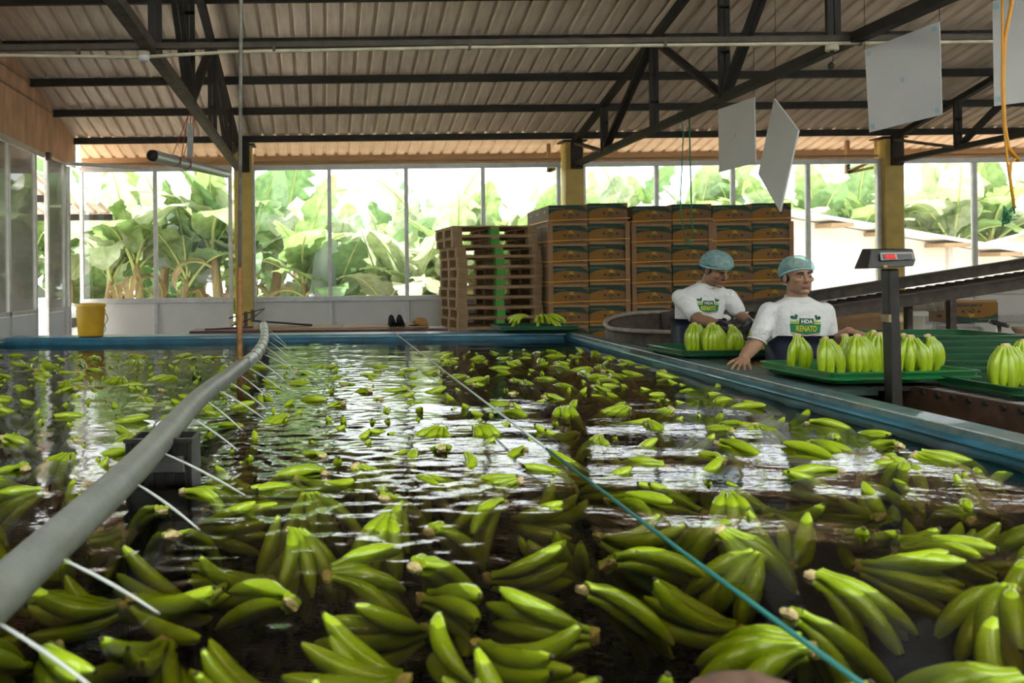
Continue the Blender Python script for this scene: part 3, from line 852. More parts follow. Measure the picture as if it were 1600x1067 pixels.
def plant(X, Y, h, label, group, seed, nl=9):
    rg = random.Random(seed)
    root = thing('banana_plant', label, 'banana plant', (X, Y, -0.06), group)
    s = h / 2.2
    inst('stem', STEM[seed % 4], root, Matrix.Diagonal((s, s, s, 1)))
    top = STEM[seed % 4].vertices
    tx = sum(v.co.x for v in list(top)[-12:]) / 12 * s; ty = sum(v.co.y for v in list(top)[-12:]) / 12 * s
    a0 = rg.uniform(0, 6.28)
    for k in range(nl):
        yaw = a0 + k * 2.4 + rg.uniform(-.3, .3)
        ty_ = k / nl
        li = rg.choice([i for i in range(14) if i % 4 == (0, 0, 1, 1, 2, 2, 3, 3, 2, 1)[k % 10]])
        sc = rg.uniform(0.85, 1.12) * s ** 0.4
        M = Matrix.Translation((tx, ty, h - 0.28 * ty_ * s)) @ Matrix.Rotation(yaw, 4, 'Z') @ Matrix.Rotation(rg.uniform(-.12, .12), 4, 'X') @ Matrix.Rotation(rg.uniform(-.3, .3), 4, 'Y') @ Matrix.Diagonal((sc, sc, sc, 1))
        inst('leaf', LEAF[li], root, M)
    for k in range(2):
        M = Matrix.Translation((tx * .8, ty * .8, h * 0.8)) @ Matrix.Rotation(rg.uniform(0, 6.28), 4, 'Z')
        o = inst('leaf', DRY[rg.randrange(3)], root, M); o['label'] = 'dry brown hanging leaf'
    return root
rg = random.Random(77)
k = 0
def row(Y, x0, x1, dx, h0, h1, lab, grp, jit=0.35):
    global k
    x = x0
    while x < x1:
        plant(x + rg.uniform(-jit, jit), Y + rg.uniform(-.4, .4), rg.uniform(h0, h1), lab, grp, k); k += 1
        x += dx
row(14.9, -4.2, -0.9, 0.75, 1.6, 2.5, 'leafy banana plant close outside the window bay beside the yellow bucket', 'nearest plants behind the bucket')
row(14.9, -0.4, 5.2, 0.75, 1.1, 1.8, 'leafy banana plant close outside the windows left of the box stacks', 'nearest plants behind the bench')
row(16.4, -7.5, -0.5, 1.3, 1.9, 2.6, 'tall banana plant in the second row outside, behind the bucket', 'second row of tall plants')
row(16.6, 0.3, 7.0, 0.9, 1.3, 2.0, 'banana plant in the second row outside, behind the carton stacks', 'second row of plants')
row(19.2, -9, 7.5, 1.2, 1.3, 2.0, 'banana plant standing deep in the plantation left of the white shed', 'deep row of plants')
row(20.8, 7.0, 22.0, 0.95, 2.0, 2.8, 'banana plant rising behind the roof of the white shed', 'plants behind the shed')
row(23.0, -12, 28.0, 1.4, 1.5, 2.2, 'distant banana plant in the rearmost row of the plantation', 'rearmost plants')
row(17.6, -6.0, 8.0, 0.8, 0.5, 0.95, 'young low banana plant in the undergrowth between taller stems', 'young plants in the undergrowth')
row(17.0, -12.5, -8.0, 1.4, 1.8, 2.4, 'banana plant far left beyond the white van', 'plants beyond the van')
# white fruit covers hanging among the plants
M_bag = mat('white_bag', (0.62, 0.68, 0.70), 0.4, 0, 0.1, 5, 0.4, 9, trans=0.4)
M_bag.node_tree.nodes['Principled BSDF'].inputs['Alpha'].default_value = 0.45
for (px, py, Y, sc, lab) in ((507, 418, 14.6, 1.0, 'large white plastic fruit cover hanging behind the second window bay'),
                             (262, 372, 15.2, 0.9, 'white fruit cover hanging behind the mullion by the column'),
                             (325, 398, 15.4, 0.85, 'white fruit cover hanging among leaves next to the yellow column')):
    p = at(px, py, Y)
    b = MB().lathe([(0.05, 0.62), (0.13, 0.52), (0.17, 0.36), (0.18, 0.1), (0.19, -0.2), (0.22, -0.45), (0.17, -0.6), (0.12, -0.62)], 14)
    rr = random.Random(px)
    b.v = [((x * (1 + 0.28 * math.sin(5 * math.atan2(y, x) + z * 4 + px)) + 0.10 * z * z + 0.1 * z) * sc + p.x + rr.uniform(-.01, .01), y * (1 + rr.uniform(-.2, .2)) * sc + p.y, z * sc + p.z + rr.uniform(-.03, .03)) for x, y, z in b.v]
    o = b.build('fruit_cover', M_bag, None, True, org=p); tag(o, lab, 'fruit cover', 'white fruit covers')

# white shed on the right
M_wwall = mat('white_wall', (0.80, 0.76, 0.72), 0.7, 0, 0.06, 2, col2=(0.66, 0.58, 0.5), c2pos=(0.6, 0.9))
sh = thing('shed', 'white walled shed with a pale sloping roof outside the right windows', 'shed', (12, 16, 0))
YS = 15.5
def rz(X): return at(1235, 341, YS).z + (at(1600, 404, YS).z - at(1235, 341, YS).z) * (X - at(1235, 341, YS).x) / (at(1600, 404, YS).x - at(1235, 341, YS).x)
Xa, Xb = at(1190, 300, YS).x, at(1680, 300, YS).x
MB().slab([(Xa + 0.25, YS, 0), (Xb, YS, 0), (Xb, YS, rz(Xb)), (Xa + 0.25, YS, rz(Xa + 0.25))], 0.12, (0, 1, 0)).build('front_wall', M_wwall, sh)
MB().slab([(Xa + 0.25, YS, 0), (Xa + 0.25, YS, rz(Xa + .25)), (Xa + 0.25, YS + 4, rz(Xa + .25)), (Xa + 0.25, YS + 4, 0)], 0.12, (1, 0, 0)).build('side_wall', M_wwall, sh)
MB().slab([(Xa, YS - 0.5, rz(Xa) + 0.02), (Xb, YS - 0.5, rz(Xb) + 0.02), (Xb, YS + 4, rz(Xb) + 0.02), (Xa, YS + 4, rz(Xa) + 0.02)], 0.07, (0, 0, 1)).build('roof', M_white, sh)
for px in (1290, 1366, 1466, 1545, 1605):
    X = at(px, 360, YS).x
    MB().box((X, YS - 0.26, rz(X) - 0.04), (0.55 if px == 1466 else 0.42, 0.5, 0.07)).build('purlin_end', M_eave, sh)
MB().box((at(1467, 400, YS).x, YS - 0.25, rz(at(1467, 400, YS).x) / 2), (0.08, 0.08, rz(at(1467, 400, YS).x))).build('post', mat('pale_post', (0.6, 0.55, 0.5), 0.7), sh)
sh2 = thing('shed_roof', 'bright pale roof rising behind the shed at the right edge', 'roof', (19, 20, 2.5))
q = [at(1515, 388, 19), at(1680, 345, 19), at(1700, 343, 23), at(1540, 388, 23)]
MB().slab(q, 0.05, (0, 0, 1)).build('sheet', M_white, sh2)
MB().slab([(q[0].x + .2, 19.3, 0), (q[1].x, 19.3, 0), (q[1].x, 19.3, q[1].z - .05), (q[0].x + .2, 19.3, q[0].z)], 0.1, (0, 1, 0)).build('wall', M_wwall, sh2)
# eave brackets outside
for (px, py) in ((868, 262), (1345, 264)):
    p = at(px, py, 12.0)
    t = thing('eave_bracket', 'small wooden bracket hanging under the eave ' + ('beside the middle column' if px < 1000 else 'left of the right column'), 'bracket', p)
    s = 1 if px > 1000 else 0.5
    MB().bar(at(px + 20 * s, py - 14, 12.0), at(px - 22 * s, py + 6, 12.0), 0.05, 0.04).build('arm', M_eave, t)
    q_ = at(px - 21 * s, py, 12.0)
    MB().bar((q_.x, 12.0, q_.z), (q_.x, 12.0, roofz(12.0)), 0.05, 0.05).build('hanger', M_eave, t)
    MB().bar(at(px - 20 * s, py - 10, 12.0), at(px - 22 * s, py + 7, 12.0), 0.05, 0.05).build('drop', M_eave, t)
    MB().bar(at(px - 20 * s, py + 6, 12.0), at(px + 18 * s, py - 2, 12.0), 0.05, 0.04).build('brace', M_eave, t)

# white van seen through the left panes
van = thing('van', 'white van parked outside the left glass panels', 'van', (-6.1, 13.2, 0))
M_car = mat('car_white', (0.78, 0.79, 0.80), 0.25, 0, 0.03, 2, coat=0.6)
M_cglass = mat('car_glass', (0.05, 0.055, 0.055), 0.1, 0, 0.2, 2, coat=0.5)
prof = [(-9.6, 0.45), (-9.6, 1.25), (-9.4, 1.85), (-7.1, 1.92), (-6.55, 1.85), (-5.95, 1.3), (-5.35, 1.15), (-5.25, 0.85), (-5.25, 0.45)]
b = MB(); n = len(prof)
b.add([(x, 12.5 + (0.06 if z > 1.3 else 0), z) for x, z in prof] + [(x, 14.1 - (0.06 if z > 1.3 else 0), z) for x, z in prof],
      [tuple(range(n)), tuple(reversed(range(n, 2 * n)))] + [(i, n + i, n + (i + 1) % n, (i + 1) % n) for i in range(n)])
b.build('body', M_car, van, bevel=0.05)
MB().slab([(-9.2, 12.525, 1.32), (-7.75, 12.525, 1.32), (-7.75, 12.54, 1.78), (-9.15, 12.54, 1.78)], 0.012, (0, -1, 0)).build('side_window', M_cglass, van)
MB().slab([(-7.6, 12.525, 1.32), (-6.2, 12.525, 1.32), (-6.62, 12.54, 1.76), (-7.6, 12.54, 1.78)], 0.012, (0, -1, 0)).build('side_window', M_cglass, van)
MB().slab([(-6.5, 12.62, 1.80), (-6.0, 12.62, 1.34), (-6.0, 13.98, 1.34), (-6.5, 13.98, 1.80)], 0.012, (0.66, 0, 0.75)).build('windshield', M_cglass, van)
for x in (-8.7, -6.1):
    for y in (12.5, 14.0):
        MB().lathe([(0.2, -0.1), (0.32, -0.09), (0.32, 0.09), (0.2, 0.1)], 20, Matrix.Rotation(PI / 2, 3, 'X'), (x, y, 0.27)).build('wheel', M_black, van, True)
MB().box((-5.24, 13.3, 0.95), (0.03, 1.2, 0.15)).build('grille', M_black, van)
for ch in van.children: ch.location.x += 1.3
# ------------------------------------------------------------------ pallets
def pal_box(nm, size, m): return MB().box((0, 0, 0), size).mesh(nm, m)
PW, PD = 1.13, 1.0
me_deck = pal_box('deck_board', (PW, 0.105, 0.019), M_wood); me_bot = pal_box('bottom_board', (PW, 0.10, 0.019), M_wood)
me_cross = pal_box('cross_board', (0.11, PD, 0.019), M_wood)
me_blk = pal_box('block', (0.125, 0.115, 0.076), M_wood); me_blkg = pal_box('green_block', (0.115, 0.118, 0.078), M_woodg)
pal0 = thing('pallet', 'x', 'pallet', (0, 0, 0), 'stacked wooden pallets')
for y in (-0.4475, 0, 0.4475):
    inst('bottom_board', me_bot, pal0, (0, y, 0.0095))
    for x in (-0.50, 0, 0.50):
        g = x == 0 and y < -0.1
        o = inst('block', me_blkg if g else me_blk, pal0, (x, y, 0.057))
        if g: o['label'] = 'green painted block'
for x in (-0.50, 0, 0.50): inst('cross_board', me_cross, pal0, (x, 0, 0.1045 - 0.0))
for y in (-0.4475, -0.3, -0.15, 0, 0.15, 0.3, 0.4475): inst('deck_board', me_deck, pal0, (0, y, 0.1235))
bpy.context.view_layer.update()
PH = 0.1335
rg = random.Random(4)
pz0 = 0.0
NP = 17
order = ['topmost', 'second', 'third', 'fourth', 'fifth', 'sixth', 'seventh', 'eighth', 'ninth', 'tenth', 'eleventh']
for k in range(NP):
    o = pal0 if k == 0 else copy_tree(pal0)
    o.location = (2.30 + rg.uniform(-0.02, 0.02) - (0.03 if k >= NP - 2 else 0), 10.95 + rg.uniform(-0.02, 0.02), k * PH)
    o.rotation_euler = (0, 0, R(5) + rg.uniform(-.015, .015))
    d = NP - 1 - k
    o['label'] = 'wooden pallet with green middle block, %s of the tall stack' % (order[d] + (' from top' if d else '')) if d < 11 else 'wooden pallet in the low part of the stack behind the tank'

# ------------------------------------------------------------------ banana cartons
def carton_mat():
    m = bpy.data.materials.new('printed_carton'); m.use_nodes = True
    nt = m.node_tree; N = nt.nodes; L = nt.links; b = N['Principled BSDF']; b.inputs['Roughness'].default_value = 0.7
    tc = N.new('ShaderNodeTexCoord'); sp = N.new('ShaderNodeSeparateXYZ'); L.new(tc.outputs['Generated'], sp.inputs[0])
    def mth(op, a, b_=None, c=None):
        n = N.new('ShaderNodeMath'); n.operation = op
        for i, q in enumerate((a, b_, c)):
            if q is None: continue
            if isinstance(q, (int, float)): n.inputs[i].default_value = q
            else: L.new(q, n.inputs[i])
        return n.outputs[0]
    x, y, z = sp.outputs[0], sp.outputs[1], sp.outputs[2]
    front = mth('LESS_THAN', y, 0.02)
    nz = N.new('ShaderNodeTexNoise'); nz.inputs['Scale'].default_value = 60; L.new(tc.outputs['Object'], nz.inputs['Vector'])
    # arch under the green band: low at the left, high past the middle, dipping at the right end
    arch = mth('ADD', mth('MULTIPLY', mth('SINE', mth('MULTIPLY', mth('ADD', mth('POWER', x, 0.7), 0.02), 2.6)), 0.30), 0.46)
    green = mth('GREATER_THAN', z, arch)
    endc = mth('GREATER_THAN', mth('ADD', z, mth('MULTIPLY', mth('POWER', x, 6), 0.42)), 1.10)   # cut right corner
    green = mth('MULTIPLY', green, mth('SUBTRACT', 1, endc))
    line = mth('MULTIPLY', mth('MULTIPLY', mth('GREATER_THAN', z, 0.80), mth('LESS_THAN', z, 0.86)), mth('LESS_THAN', x, 0.42))
    def disc(cx, cz, r, asp=1.9):
        dx = mth('MULTIPLY', mth('SUBTRACT', x, cx), asp); dz = mth('SUBTRACT', z, cz)
        return mth('LESS_THAN', mth('ADD', mth('MULTIPLY', dx, dx), mth('MULTIPLY', dz, dz)), r * r)
    dark = mth('MAXIMUM', disc(0.40, 0.45, 0.07), disc(0.74, 0.45, 0.07))
    dark = mth('MAXIMUM', dark, mth('MULTIPLY', disc(0.57, 0.40, 0.16), mth('GREATER_THAN', nz.outputs[0], 0.52)))
    bar = mth('MULTIPLY', mth('MULTIPLY', mth('GREATER_THAN', x, 0.34), mth('LESS_THAN', x, 0.88)), mth('MULTIPLY', mth('GREATER_THAN', z, 0.10), mth('LESS_THAN', z, 0.20)))
    dark = mth('MAXIMUM', dark, mth('MULTIPLY', bar, mth('GREATER_THAN', nz.outputs[0], 0.42)))
    leaf = mth('MULTIPLY', mth('MULTIPLY', mth('GREATER_THAN', x, 0.50), mth('LESS_THAN', mth('ADD', x, mth('MULTIPLY', mth('SUBTRACT', z, 0.6), 0.35)), 0.63)), mth('MULTIPLY', mth('GREATER_THAN', z, 0.55), mth('LESS_THAN', mth('SUBTRACT', z, x), 0.18)))
    def mix(f, a, b_):
        n = N.new('ShaderNodeMixRGB'); L.new(f, n.inputs[0])
        for i, q in ((1, a), (2, b_)):
            if isinstance(q, tuple): n.inputs[i].default_value = (*q, 1)
            else: L.new(q, n.inputs[i])
        return n.outputs[0]
    sw = N.new('ShaderNodeMapRange'); L.new(mth('ADD', mth('MULTIPLY', x, 1.0), mth('MULTIPLY', z, -0.5)), sw.inputs[0])
    sw.inputs[1].default_value = 0.15; sw.inputs[2].default_value = 0.75
    body = mix(sw.outputs[0], (0.25, 0.115, 0.010), (0.18, 0.095, 0.042))
    body = mix(dark, body, (0.05, 0.04, 0.025))
    body = mix(leaf, body, (0.45, 0.27, 0.02))
    c = mix(green, body, (0.012, 0.048, 0.03))
    c = mix(mth('MULTIPLY', line, 0.35), c, (0.30, 0.25, 0.15))
    nb_ = N.new('ShaderNodeTexNoise'); nb_.inputs['Scale'].default_value = 4; L.new(tc.outputs['Object'], nb_.inputs['Vector'])
    plain = mix(nb_.outputs[0], (0.15, 0.08, 0.035), (0.21, 0.12, 0.055))
    L.new(mix(front, plain, c), b.inputs['Base Color'])
    return m
M_print = carton_mat()
BW, BD, BH = 0.505, 0.395, 0.262
def lid_mesh():
    b = MB()
    b.box((0, 0, BH / 2 + 0.012), (BW - 0.008, BD - 0.006, BH - 0.03))
    return b.mesh('lid', M_print)
me_lid = lid_mesh()
me_base = MB().box((0, 0, 0.03), (BW - 0.022, BD - 0.02, 0.06)).mesh('base_tray', M_card)
me_hole = MB().box((0, 0, 0), (0.016, 0.004, 0.05)).mesh('hand_hole', M_black)
me_slot = MB().lathe([(0.02, -0.002), (0.02, 0.002)], 12, Matrix.Rotation(PI / 2, 3, 'X')).mesh('vent_hole', M_black)
car0 = thing('banana_carton', 'x', 'carton', (0, 0, 0), 'printed banana cartons')
inst('lid', me_lid, car0, (0, 0, 0)); inst('base_tray', me_base, car0, (0, 0, 0))
for s in (-1, 1):
    inst('hand_hole', MB().box((0, 0, 0), (0.004, 0.085, 0.03)).mesh('hand_hole', M_black), car0, (s * (BW / 2 - 0.004), 0, 0.19))
bpy.context.view_layer.update()
used = [False]
def carton(M, lab):
    if not used[0]: o = car0; used[0] = True
    else: o = copy_tree(car0)
    o.matrix_world = M; o['label'] = lab
    return o
M_post = mat('edge_board', (0.30, 0.165, 0.08), 0.7, 0, 0.1, 5)
NROW = 9
rowname = ['top row', 'second row from top', 'third row from top', 'fourth row from top', 'fifth row from top', 'sixth row from top', 'seventh row from top', 'eighth row from top', 'bottom row']
rg = random.Random(8)
def carton_stack(Xc, Yf, yaw, zb, nm, wherelab, deep, lift):
    base = Matrix.Translation((Xc, Yf, zb)) @ Matrix.Rotation(yaw, 4, 'Z')
    pl = copy_tree(pal0); pl.matrix_world = base @ Matrix.Translation((0, 0.55, 0)) @ Matrix.Diagonal((0.9, 1.15, 1, 1)) if False else base @ Matrix.Translation((0, 0.5, -0.0))
    pl.scale = (0.88, 1, 1)
    pl['label'] = 'wooden pallet under the ' + wherelab; pl['group'] = 'pallets under the carton stacks'
    z0 = PH
    for r_ in range(NROW):
        top = r_ == NROW - 1
        for d in range(3):
            if d > 0 and not (deep or top): continue
            for s in (-1, 1):
                if d > 0 and s == 1 and not top: continue
                lab = 'printed carton, %s, %s side of the %s' % (rowname[NROW - 1 - r_], 'left' if s < 0 else 'right', wherelab)
                if d: lab = 'carton in %s, %s, %s of the %s' % (('second file', 'rearmost file')[d - 1], rowname[NROW - 1 - r_].replace(' from top', ''), 'left' if s < 0 else 'right', wherelab)
                M = base @ Matrix.Translation((s * BW / 2 + rg.uniform(-.004, .004), BD / 2 + d * BD + rg.uniform(-.005, .005), z0 + r_ * BH + (0.018 if (s > 0) else 0.0)))
                carton(M, lab)
    H = z0 + NROW * BH
    def P(x, y, z): return base @ Vector((x, y, z))
    # corner edge boards
    for s in (-1, 1):
        t = thing('edge_board', 'cardboard corner post on the %s front edge of the %s' % ('left' if s < 0 else 'right', wherelab), 'corner post', P(s * (BW + 0.01), -0.01, PH), 'corner posts of the carton stacks')
        MB().slab([P(s * (BW + 0.013), -0.008, PH), P(s * (BW - 0.045), -0.008, PH), P(s * (BW - 0.045), -0.008, H - 0.22), P(s * (BW + 0.013), -0.008, H - 0.22)], 0.006, (0, -1, 0)).build('front_flange', M_post, t)
        MB().slab([P(s * (BW + 0.008), -0.008, PH), P(s * (BW + 0.008), 0.05, PH), P(s * (BW + 0.008), 0.05, H - 0.22), P(s * (BW + 0.008), -0.008, H - 0.22)], 0.006, (s, 0, 0)).build('side_flange', M_post, t)
    for k in range(7):
        z = H - 0.19 - k * BH * 1.0
        a = 0.02
        pts = [P(-BW - 0.016, 1.2, z), P(-BW - 0.016, -0.018, z - 0.012), P(0, -0.018, z + 0.002), P(BW + 0.016, -0.018, z + 0.012), P(BW + 0.016, 1.2, z)]
        b = MB()
        for i in range(4): b.bar(pts[i], pts[i + 1], 0.003, 0.012)
        o = b.build('packing_strap', M_orange, org=P(0, 0, z))
        tag(o, 'orange packing strap %s around the %s' % (('highest', 'second', 'third', 'fourth', 'fifth', 'sixth', 'lowest')[k], wherelab), 'strap', 'orange straps')
XA = lambda px, Y=10.3: (px - 500) * Y / F
carton_stack(XA(918), 10.24, R(-1.5), 0.02, 'a', 'carton stack next to the pallets', True, 0)
carton_stack(XA(1049), 10.27, R(-1), 0.0, 'b', 'middle carton stack', False, 0)
carton_stack(XA(1173), 10.25, R(-1), 0.0, 'c', 'carton stack nearest the white shed', False, 0)

# ------------------------------------------------------------------ roller conveyors
M_roll = mat('grey_roller', (0.50, 0.50, 0.50), 0.35, 0.3, 0.15, 10)
M_cst = mat('worn_conveyor_steel', (0.055, 0.043, 0.033), 0.6, 0.2, 0.4, 14, col2=(0.11, 0.085, 0.065), c2pos=(0.5, 0.8))
ic = thing('inclined_conveyor', 'long dark steel roller conveyor rising to the right behind the workers', 'conveyor', (4.5, 7.0, 0))
def icz(X): return at(1130, 497, 7).z + (at(1600, 425, 7).z - at(1130, 497, 7).z) * (X - 3.53) / (6.16 - 3.53)
for (Y, h, dz) in ((6.85, 0.105, -0.07), (7.35, 0.10, 0.03)):
    MB().bar((3.3, Y, icz(3.3) + dz), (7.2, Y, icz(7.2) + dz), 0.03, h).build('side_rail', M_cst, ic)
    MB().bar((3.3, Y - 0.025, icz(3.3) + dz + h / 2), (7.2, Y - 0.025, icz(7.2) + dz + h / 2), 0.07, 0.012).build('rail_flange', M_cst, ic)
for k in range(42):
    X = 3.4 + k * 0.09
    MB().tube([(X, 6.87, icz(X) - 0.05), (X, 7.33, icz(X) - 0.05)], 0.024, 8).build('roller', M_cst, ic, True)
for X in (3.6, 5.4, 7.1):
    for Y in (6.85, 7.35): MB().box((X, Y, icz(X) / 2 - 0.06), (0.05, 0.05, icz(X) - 0.12)).build('leg', M_cst, ic)
# curved start of the conveyor
cv = thing('conveyor_bend', 'curved dark metal conveyor bend behind the bowed worker', 'conveyor', (3.25, 7.0, 0))
cc = Vector((3.22, 7.0, 0)); rad = 0.68
arc = [R(80 + i * 8) for i in range(22)]
def ringpt(a, r, z): return Vector((cc.x + r * math.cos(a), cc.y + r * math.sin(a) * 0.95, z))
zr = lambda a: 1.13 + 0.11 * max(0, math.sin(a))
b = MB(); vs = []; fs = []
for a in arc: vs += [ringpt(a, rad, 0.85), ringpt(a, rad, zr(a)), ringpt(a, rad + 0.012, zr(a)), ringpt(a, rad + 0.012, 0.85)]
for i in range(len(arc) - 1):
    for q in range(4): fs.append((i*4+q, i*4+(q+1)%4, (i+1)*4+(q+1)%4, (i+1)*4+q))
b.add(vs, fs); b.build('guard_wall', M_cst, cv, True)
MB().tube([ringpt(a, rad + 0.01, zr(a)) for a in arc], 0.02, 8).build('guard_rim', mat('pale_rim', (0.30, 0.25, 0.21), 0.5, 0.2, 0.3, 20), cv, True)
b = MB().lathe([(0.05, 0.93), (rad - 0.02, 0.93), (rad - 0.02, 0.95), (0.05, 0.95)], 30, c=cc); b.build('turning_bed', M_cst, cv)
MB().lathe([(0.08, 0.0), (0.08, 0.93)], 14, c=cc).build('pedestal', M_cst, cv)
MB().bar((3.25, 7.62, 1.16), (4.0, 7.4, 1.26), 0.02, 0.16).build('link_rail', M_cst, cv)
o = MB().ball(at(1128, 497, 6.75), (0.075, 0.05, 0.035), n=12, m=8).build('cloth_bundle', M_white, None, True, org=at(1128, 497, 6.75))
tag(o, 'small white cloth bundle on the conveyor between the two workers', 'cloth')

# level roller conveyor beside the tank
M_crail = mat('rusty_rail', (0.10, 0.055, 0.035), 0.6, 0.2, 0.4, 15)
rc = thing('roller_conveyor', 'level conveyor of grey rollers with rusty rail at the right edge', 'conveyor', (3.4, 3, 0))
for X in (2.93, 3.95):
    MB().bar((X, 1.2, 0.965), (X, 4.45, 0.965), 0.03, 0.12).build('side_rail', M_crail, rc)
for k in range(36):
    y = 1.26 + k * 0.09
    MB().tube([(2.95, y, 0.985), (3.93, y, 0.985)], 0.030, 10).build('roller', M_roll, rc, True)
    MB().tube([(2.905, y, 1.005), (2.92, y, 1.005)], 0.014, 8).build('bolt', M_steel, rc)
for y in (1.4, 2.9, 4.35):
    for X in (2.93, 3.95): MB().box((X, y, 0.45), (0.06, 0.06, 0.9)).build('leg', M_crail, rc)
# shelf over the gap between rim and conveyor
sf = thing('steel_shelf', 'dark steel shelf bridging tank rim and conveyor under the trays', 'shelf', (2.8, 4.8, 0))
MB().box((2.53, 5.0, 1.012), (0.30, 2.3, 0.03)).build('plate', mat('wet_teal_steel', (0.035, 0.06, 0.055), 0.45, 0, 0.4, 8), sf)
MB().box((2.86, 4.2, 1.014), (0.36, 0.5, 0.022)).build('front_plate', M_steel, sf)
MB().box((2.89, 5.58, 1.014), (0.40, 0.5, 0.022)).build('rear_plate', M_steel, sf)
for x in (2.60,):
    for y in (3.95, 5.2, 6.05): MB().box((x, y, 0.5), (0.04, 0.04, 1.0)).build('leg', M_steel, sf)
tb = thing('work_table', 'dark steel table carrying the stack of green trays', 'table', (3.75, 4.9, 0))
MB().box((3.72, 4.9, 0.955), (1.0, 0.8, 0.03)).build('top', M_steel, tb)
for x in (3.28, 4.16):
    for y in (4.56, 5.24): MB().box((x, y, 0.47), (0.05, 0.05, 0.94)).build('leg', M_steel, tb)

# ------------------------------------------------------------------ green trays
def tray_meshes(wd, dp, h, mt):
    def ring(inset, z, rr=0.05, n=4):
        x, y = wd / 2 - inset, dp / 2 - inset; rr = max(0.01, rr - inset * 0.5); pts = []
        for (sx, sy, a0) in ((1, -1, -PI/2), (1, 1, 0), (-1, 1, PI/2), (-1, -1, PI)):
            for k in range(n + 1):
                a = a0 + k * PI / 2 / n
                pts.append((sx * (x - rr) + rr * math.cos(a), sy * (y - rr) + rr * math.sin(a), z))
        return pts
    def loft(rs, close=True):
        b = MB(); n = len(rs[0]); vs = [p for r_ in rs for p in r_]
        fs = [(i*n+k, i*n+(k+1)%n, (i+1)*n+(k+1)%n, (i+1)*n+k) for i in range(len(rs)-1) for k in range(n)]
        if close: fs += [tuple(reversed(range(n))), tuple((len(rs)-1)*n+k for k in range(n))]
        b.add(vs, fs); return b
    body = loft([ring(0.05, 0.0), ring(0.04, 0.004), ring(0.026, h * 0.38), ring(0.012, h * 0.42), ring(0.010, h * 0.86), ring(0.022, h * 0.86), ring(0.05, 0.012)])
    lip = loft([ring(0.010, h * 0.84), ring(-0.002, h * 0.86), ring(-0.002, h * 0.97), ring(0.004, h), ring(0.016, h), ring(0.022, h * 0.9), ring(0.022, h * 0.84)], False)
    step = loft([ring(0.026, h * 0.36), ring(-0.004, h * 0.40), ring(-0.004, h * 0.50), ring(0.012, h * 0.54)], False)
    return [('basin', body.mesh('basin', mt)), ('lip', lip.mesh('lip', mt)), ('ridge', step.mesh('ridge', mt))]
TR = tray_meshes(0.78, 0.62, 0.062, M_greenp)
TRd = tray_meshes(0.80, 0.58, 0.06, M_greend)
def tray(parts, loc, yaw, lab, grp=None):
    t = thing('tray', lab, 'tray', loc, grp); t.rotation_euler = (0, 0, yaw)
    for nm, me in parts: inst(nm, me, t, (0, 0, 0))
    return t
def upright(X, Y, z, yaw, seed, n, lab, grp, tilt=0.0):
    """cluster standing on its tips, crown up"""
    parts, P = PROTO_UP[(seed + n) % len(PROTO_UP)]
    Rm = Matrix.Rotation(yaw, 3, 'Z') @ Matrix.Rotation(tilt, 3, 'X')
    A = np.array(Rm); Q = P @ A.T
    return cluster((parts, P), Matrix.Translation((X, Y, z - Q[:, 2].min())) @ Rm.to_4x4(), lab, grp)
def make_up(n, seed):
    """crown on top, fingers falling outwards and curving back in"""
    rg = random.Random(seed); parts = []
    rows = [(n, 0.0, 1.0)] + ([(n - 1, 0.022, 0.9)] if n > 4 else [])
    for c, back, sp in rows:
        for i in range(c):
            k = i - (c - 1) / 2
            az = -PI / 2 + k * R(30) * sp + rg.uniform(-.08, .08)
            if back: az = -PI / 2 + k * R(34)
            th = R(60) + rg.uniform(-.08, .08) - abs(k) * R(5) - (R(8) if back else 0)
            out = Vector((math.cos(az), math.sin(az), 0)); zz = Vector((0, 0, 1))
            ly = out * math.cos(th) - zz * math.sin(th)
            lz = -out * math.sin(th) - zz * math.cos(th)
            lx = ly.cross(lz)
            M3 = Matrix((lx, ly, lz)).transposed()
            M = Matrix.Translation((k * 0.011, back - 0.008, 0)) @ M3.to_4x4() @ Matrix.Diagonal((1.05, rg.uniform(.92, 1.05), 1.05, 1))
            parts.append(('banana', FING[rg.randrange(6)], M))
    parts.append(('crown', CROWN[2], Matrix.Translation((0, 0.004, 0.004)) @ Matrix.Rotation(R(-90), 4, 'X')))
    Pn = []
    for _, me, M in parts:
        a = fverts(me); A = np.array(M); Pn.append(a @ A[:3, :3].T + A[:3, 3])
    return parts, np.concatenate(Pn)
PROTO_UP = [make_up(n, 30 + i) for i, n in enumerate((4, 5, 5, 6, 4, 6))]

ZT = 1.040
tray(TR, (2.86, 4.22, ZT), R(3), 'bright green tray of bananas in front of the worker with printed shirt logo')
g1 = 'clusters on the tray before the right worker'
pos = [(1245, 4.30), (1290, 4.10), (1320, 4.26), (1340, 4.12), (1365, 4.32), (1373, 4.13), (1412, 4.33), (1422, 4.12), (1450, 4.2)]
labs = ['banana cluster at the left end of the front green tray', 'banana cluster at the front left of the tray, nearest its left corner', 'banana cluster third from the left on the front tray', 'banana cluster fourth from the left on the front tray',
        'banana cluster standing in the back row just left of the scale post', 'banana cluster standing at the front just left of the scale post', 'banana cluster in the back row just right of the scale post', 'banana cluster at the front just right of the scale post', 'banana cluster at the right end of the front tray with one finger pointing right']
for i, ((px, Y), lb) in enumerate(zip(pos, labs)):
    upright((px - 500) * Y / F, Y, ZT + 0.014, rg.uniform(-.4, .4), i, i % 3, lb, g1, rg.uniform(-.1, .1))
tray(TRd, (2.78, 5.58, 1.029), R(2), 'green tray of bananas in front of the bowed worker')
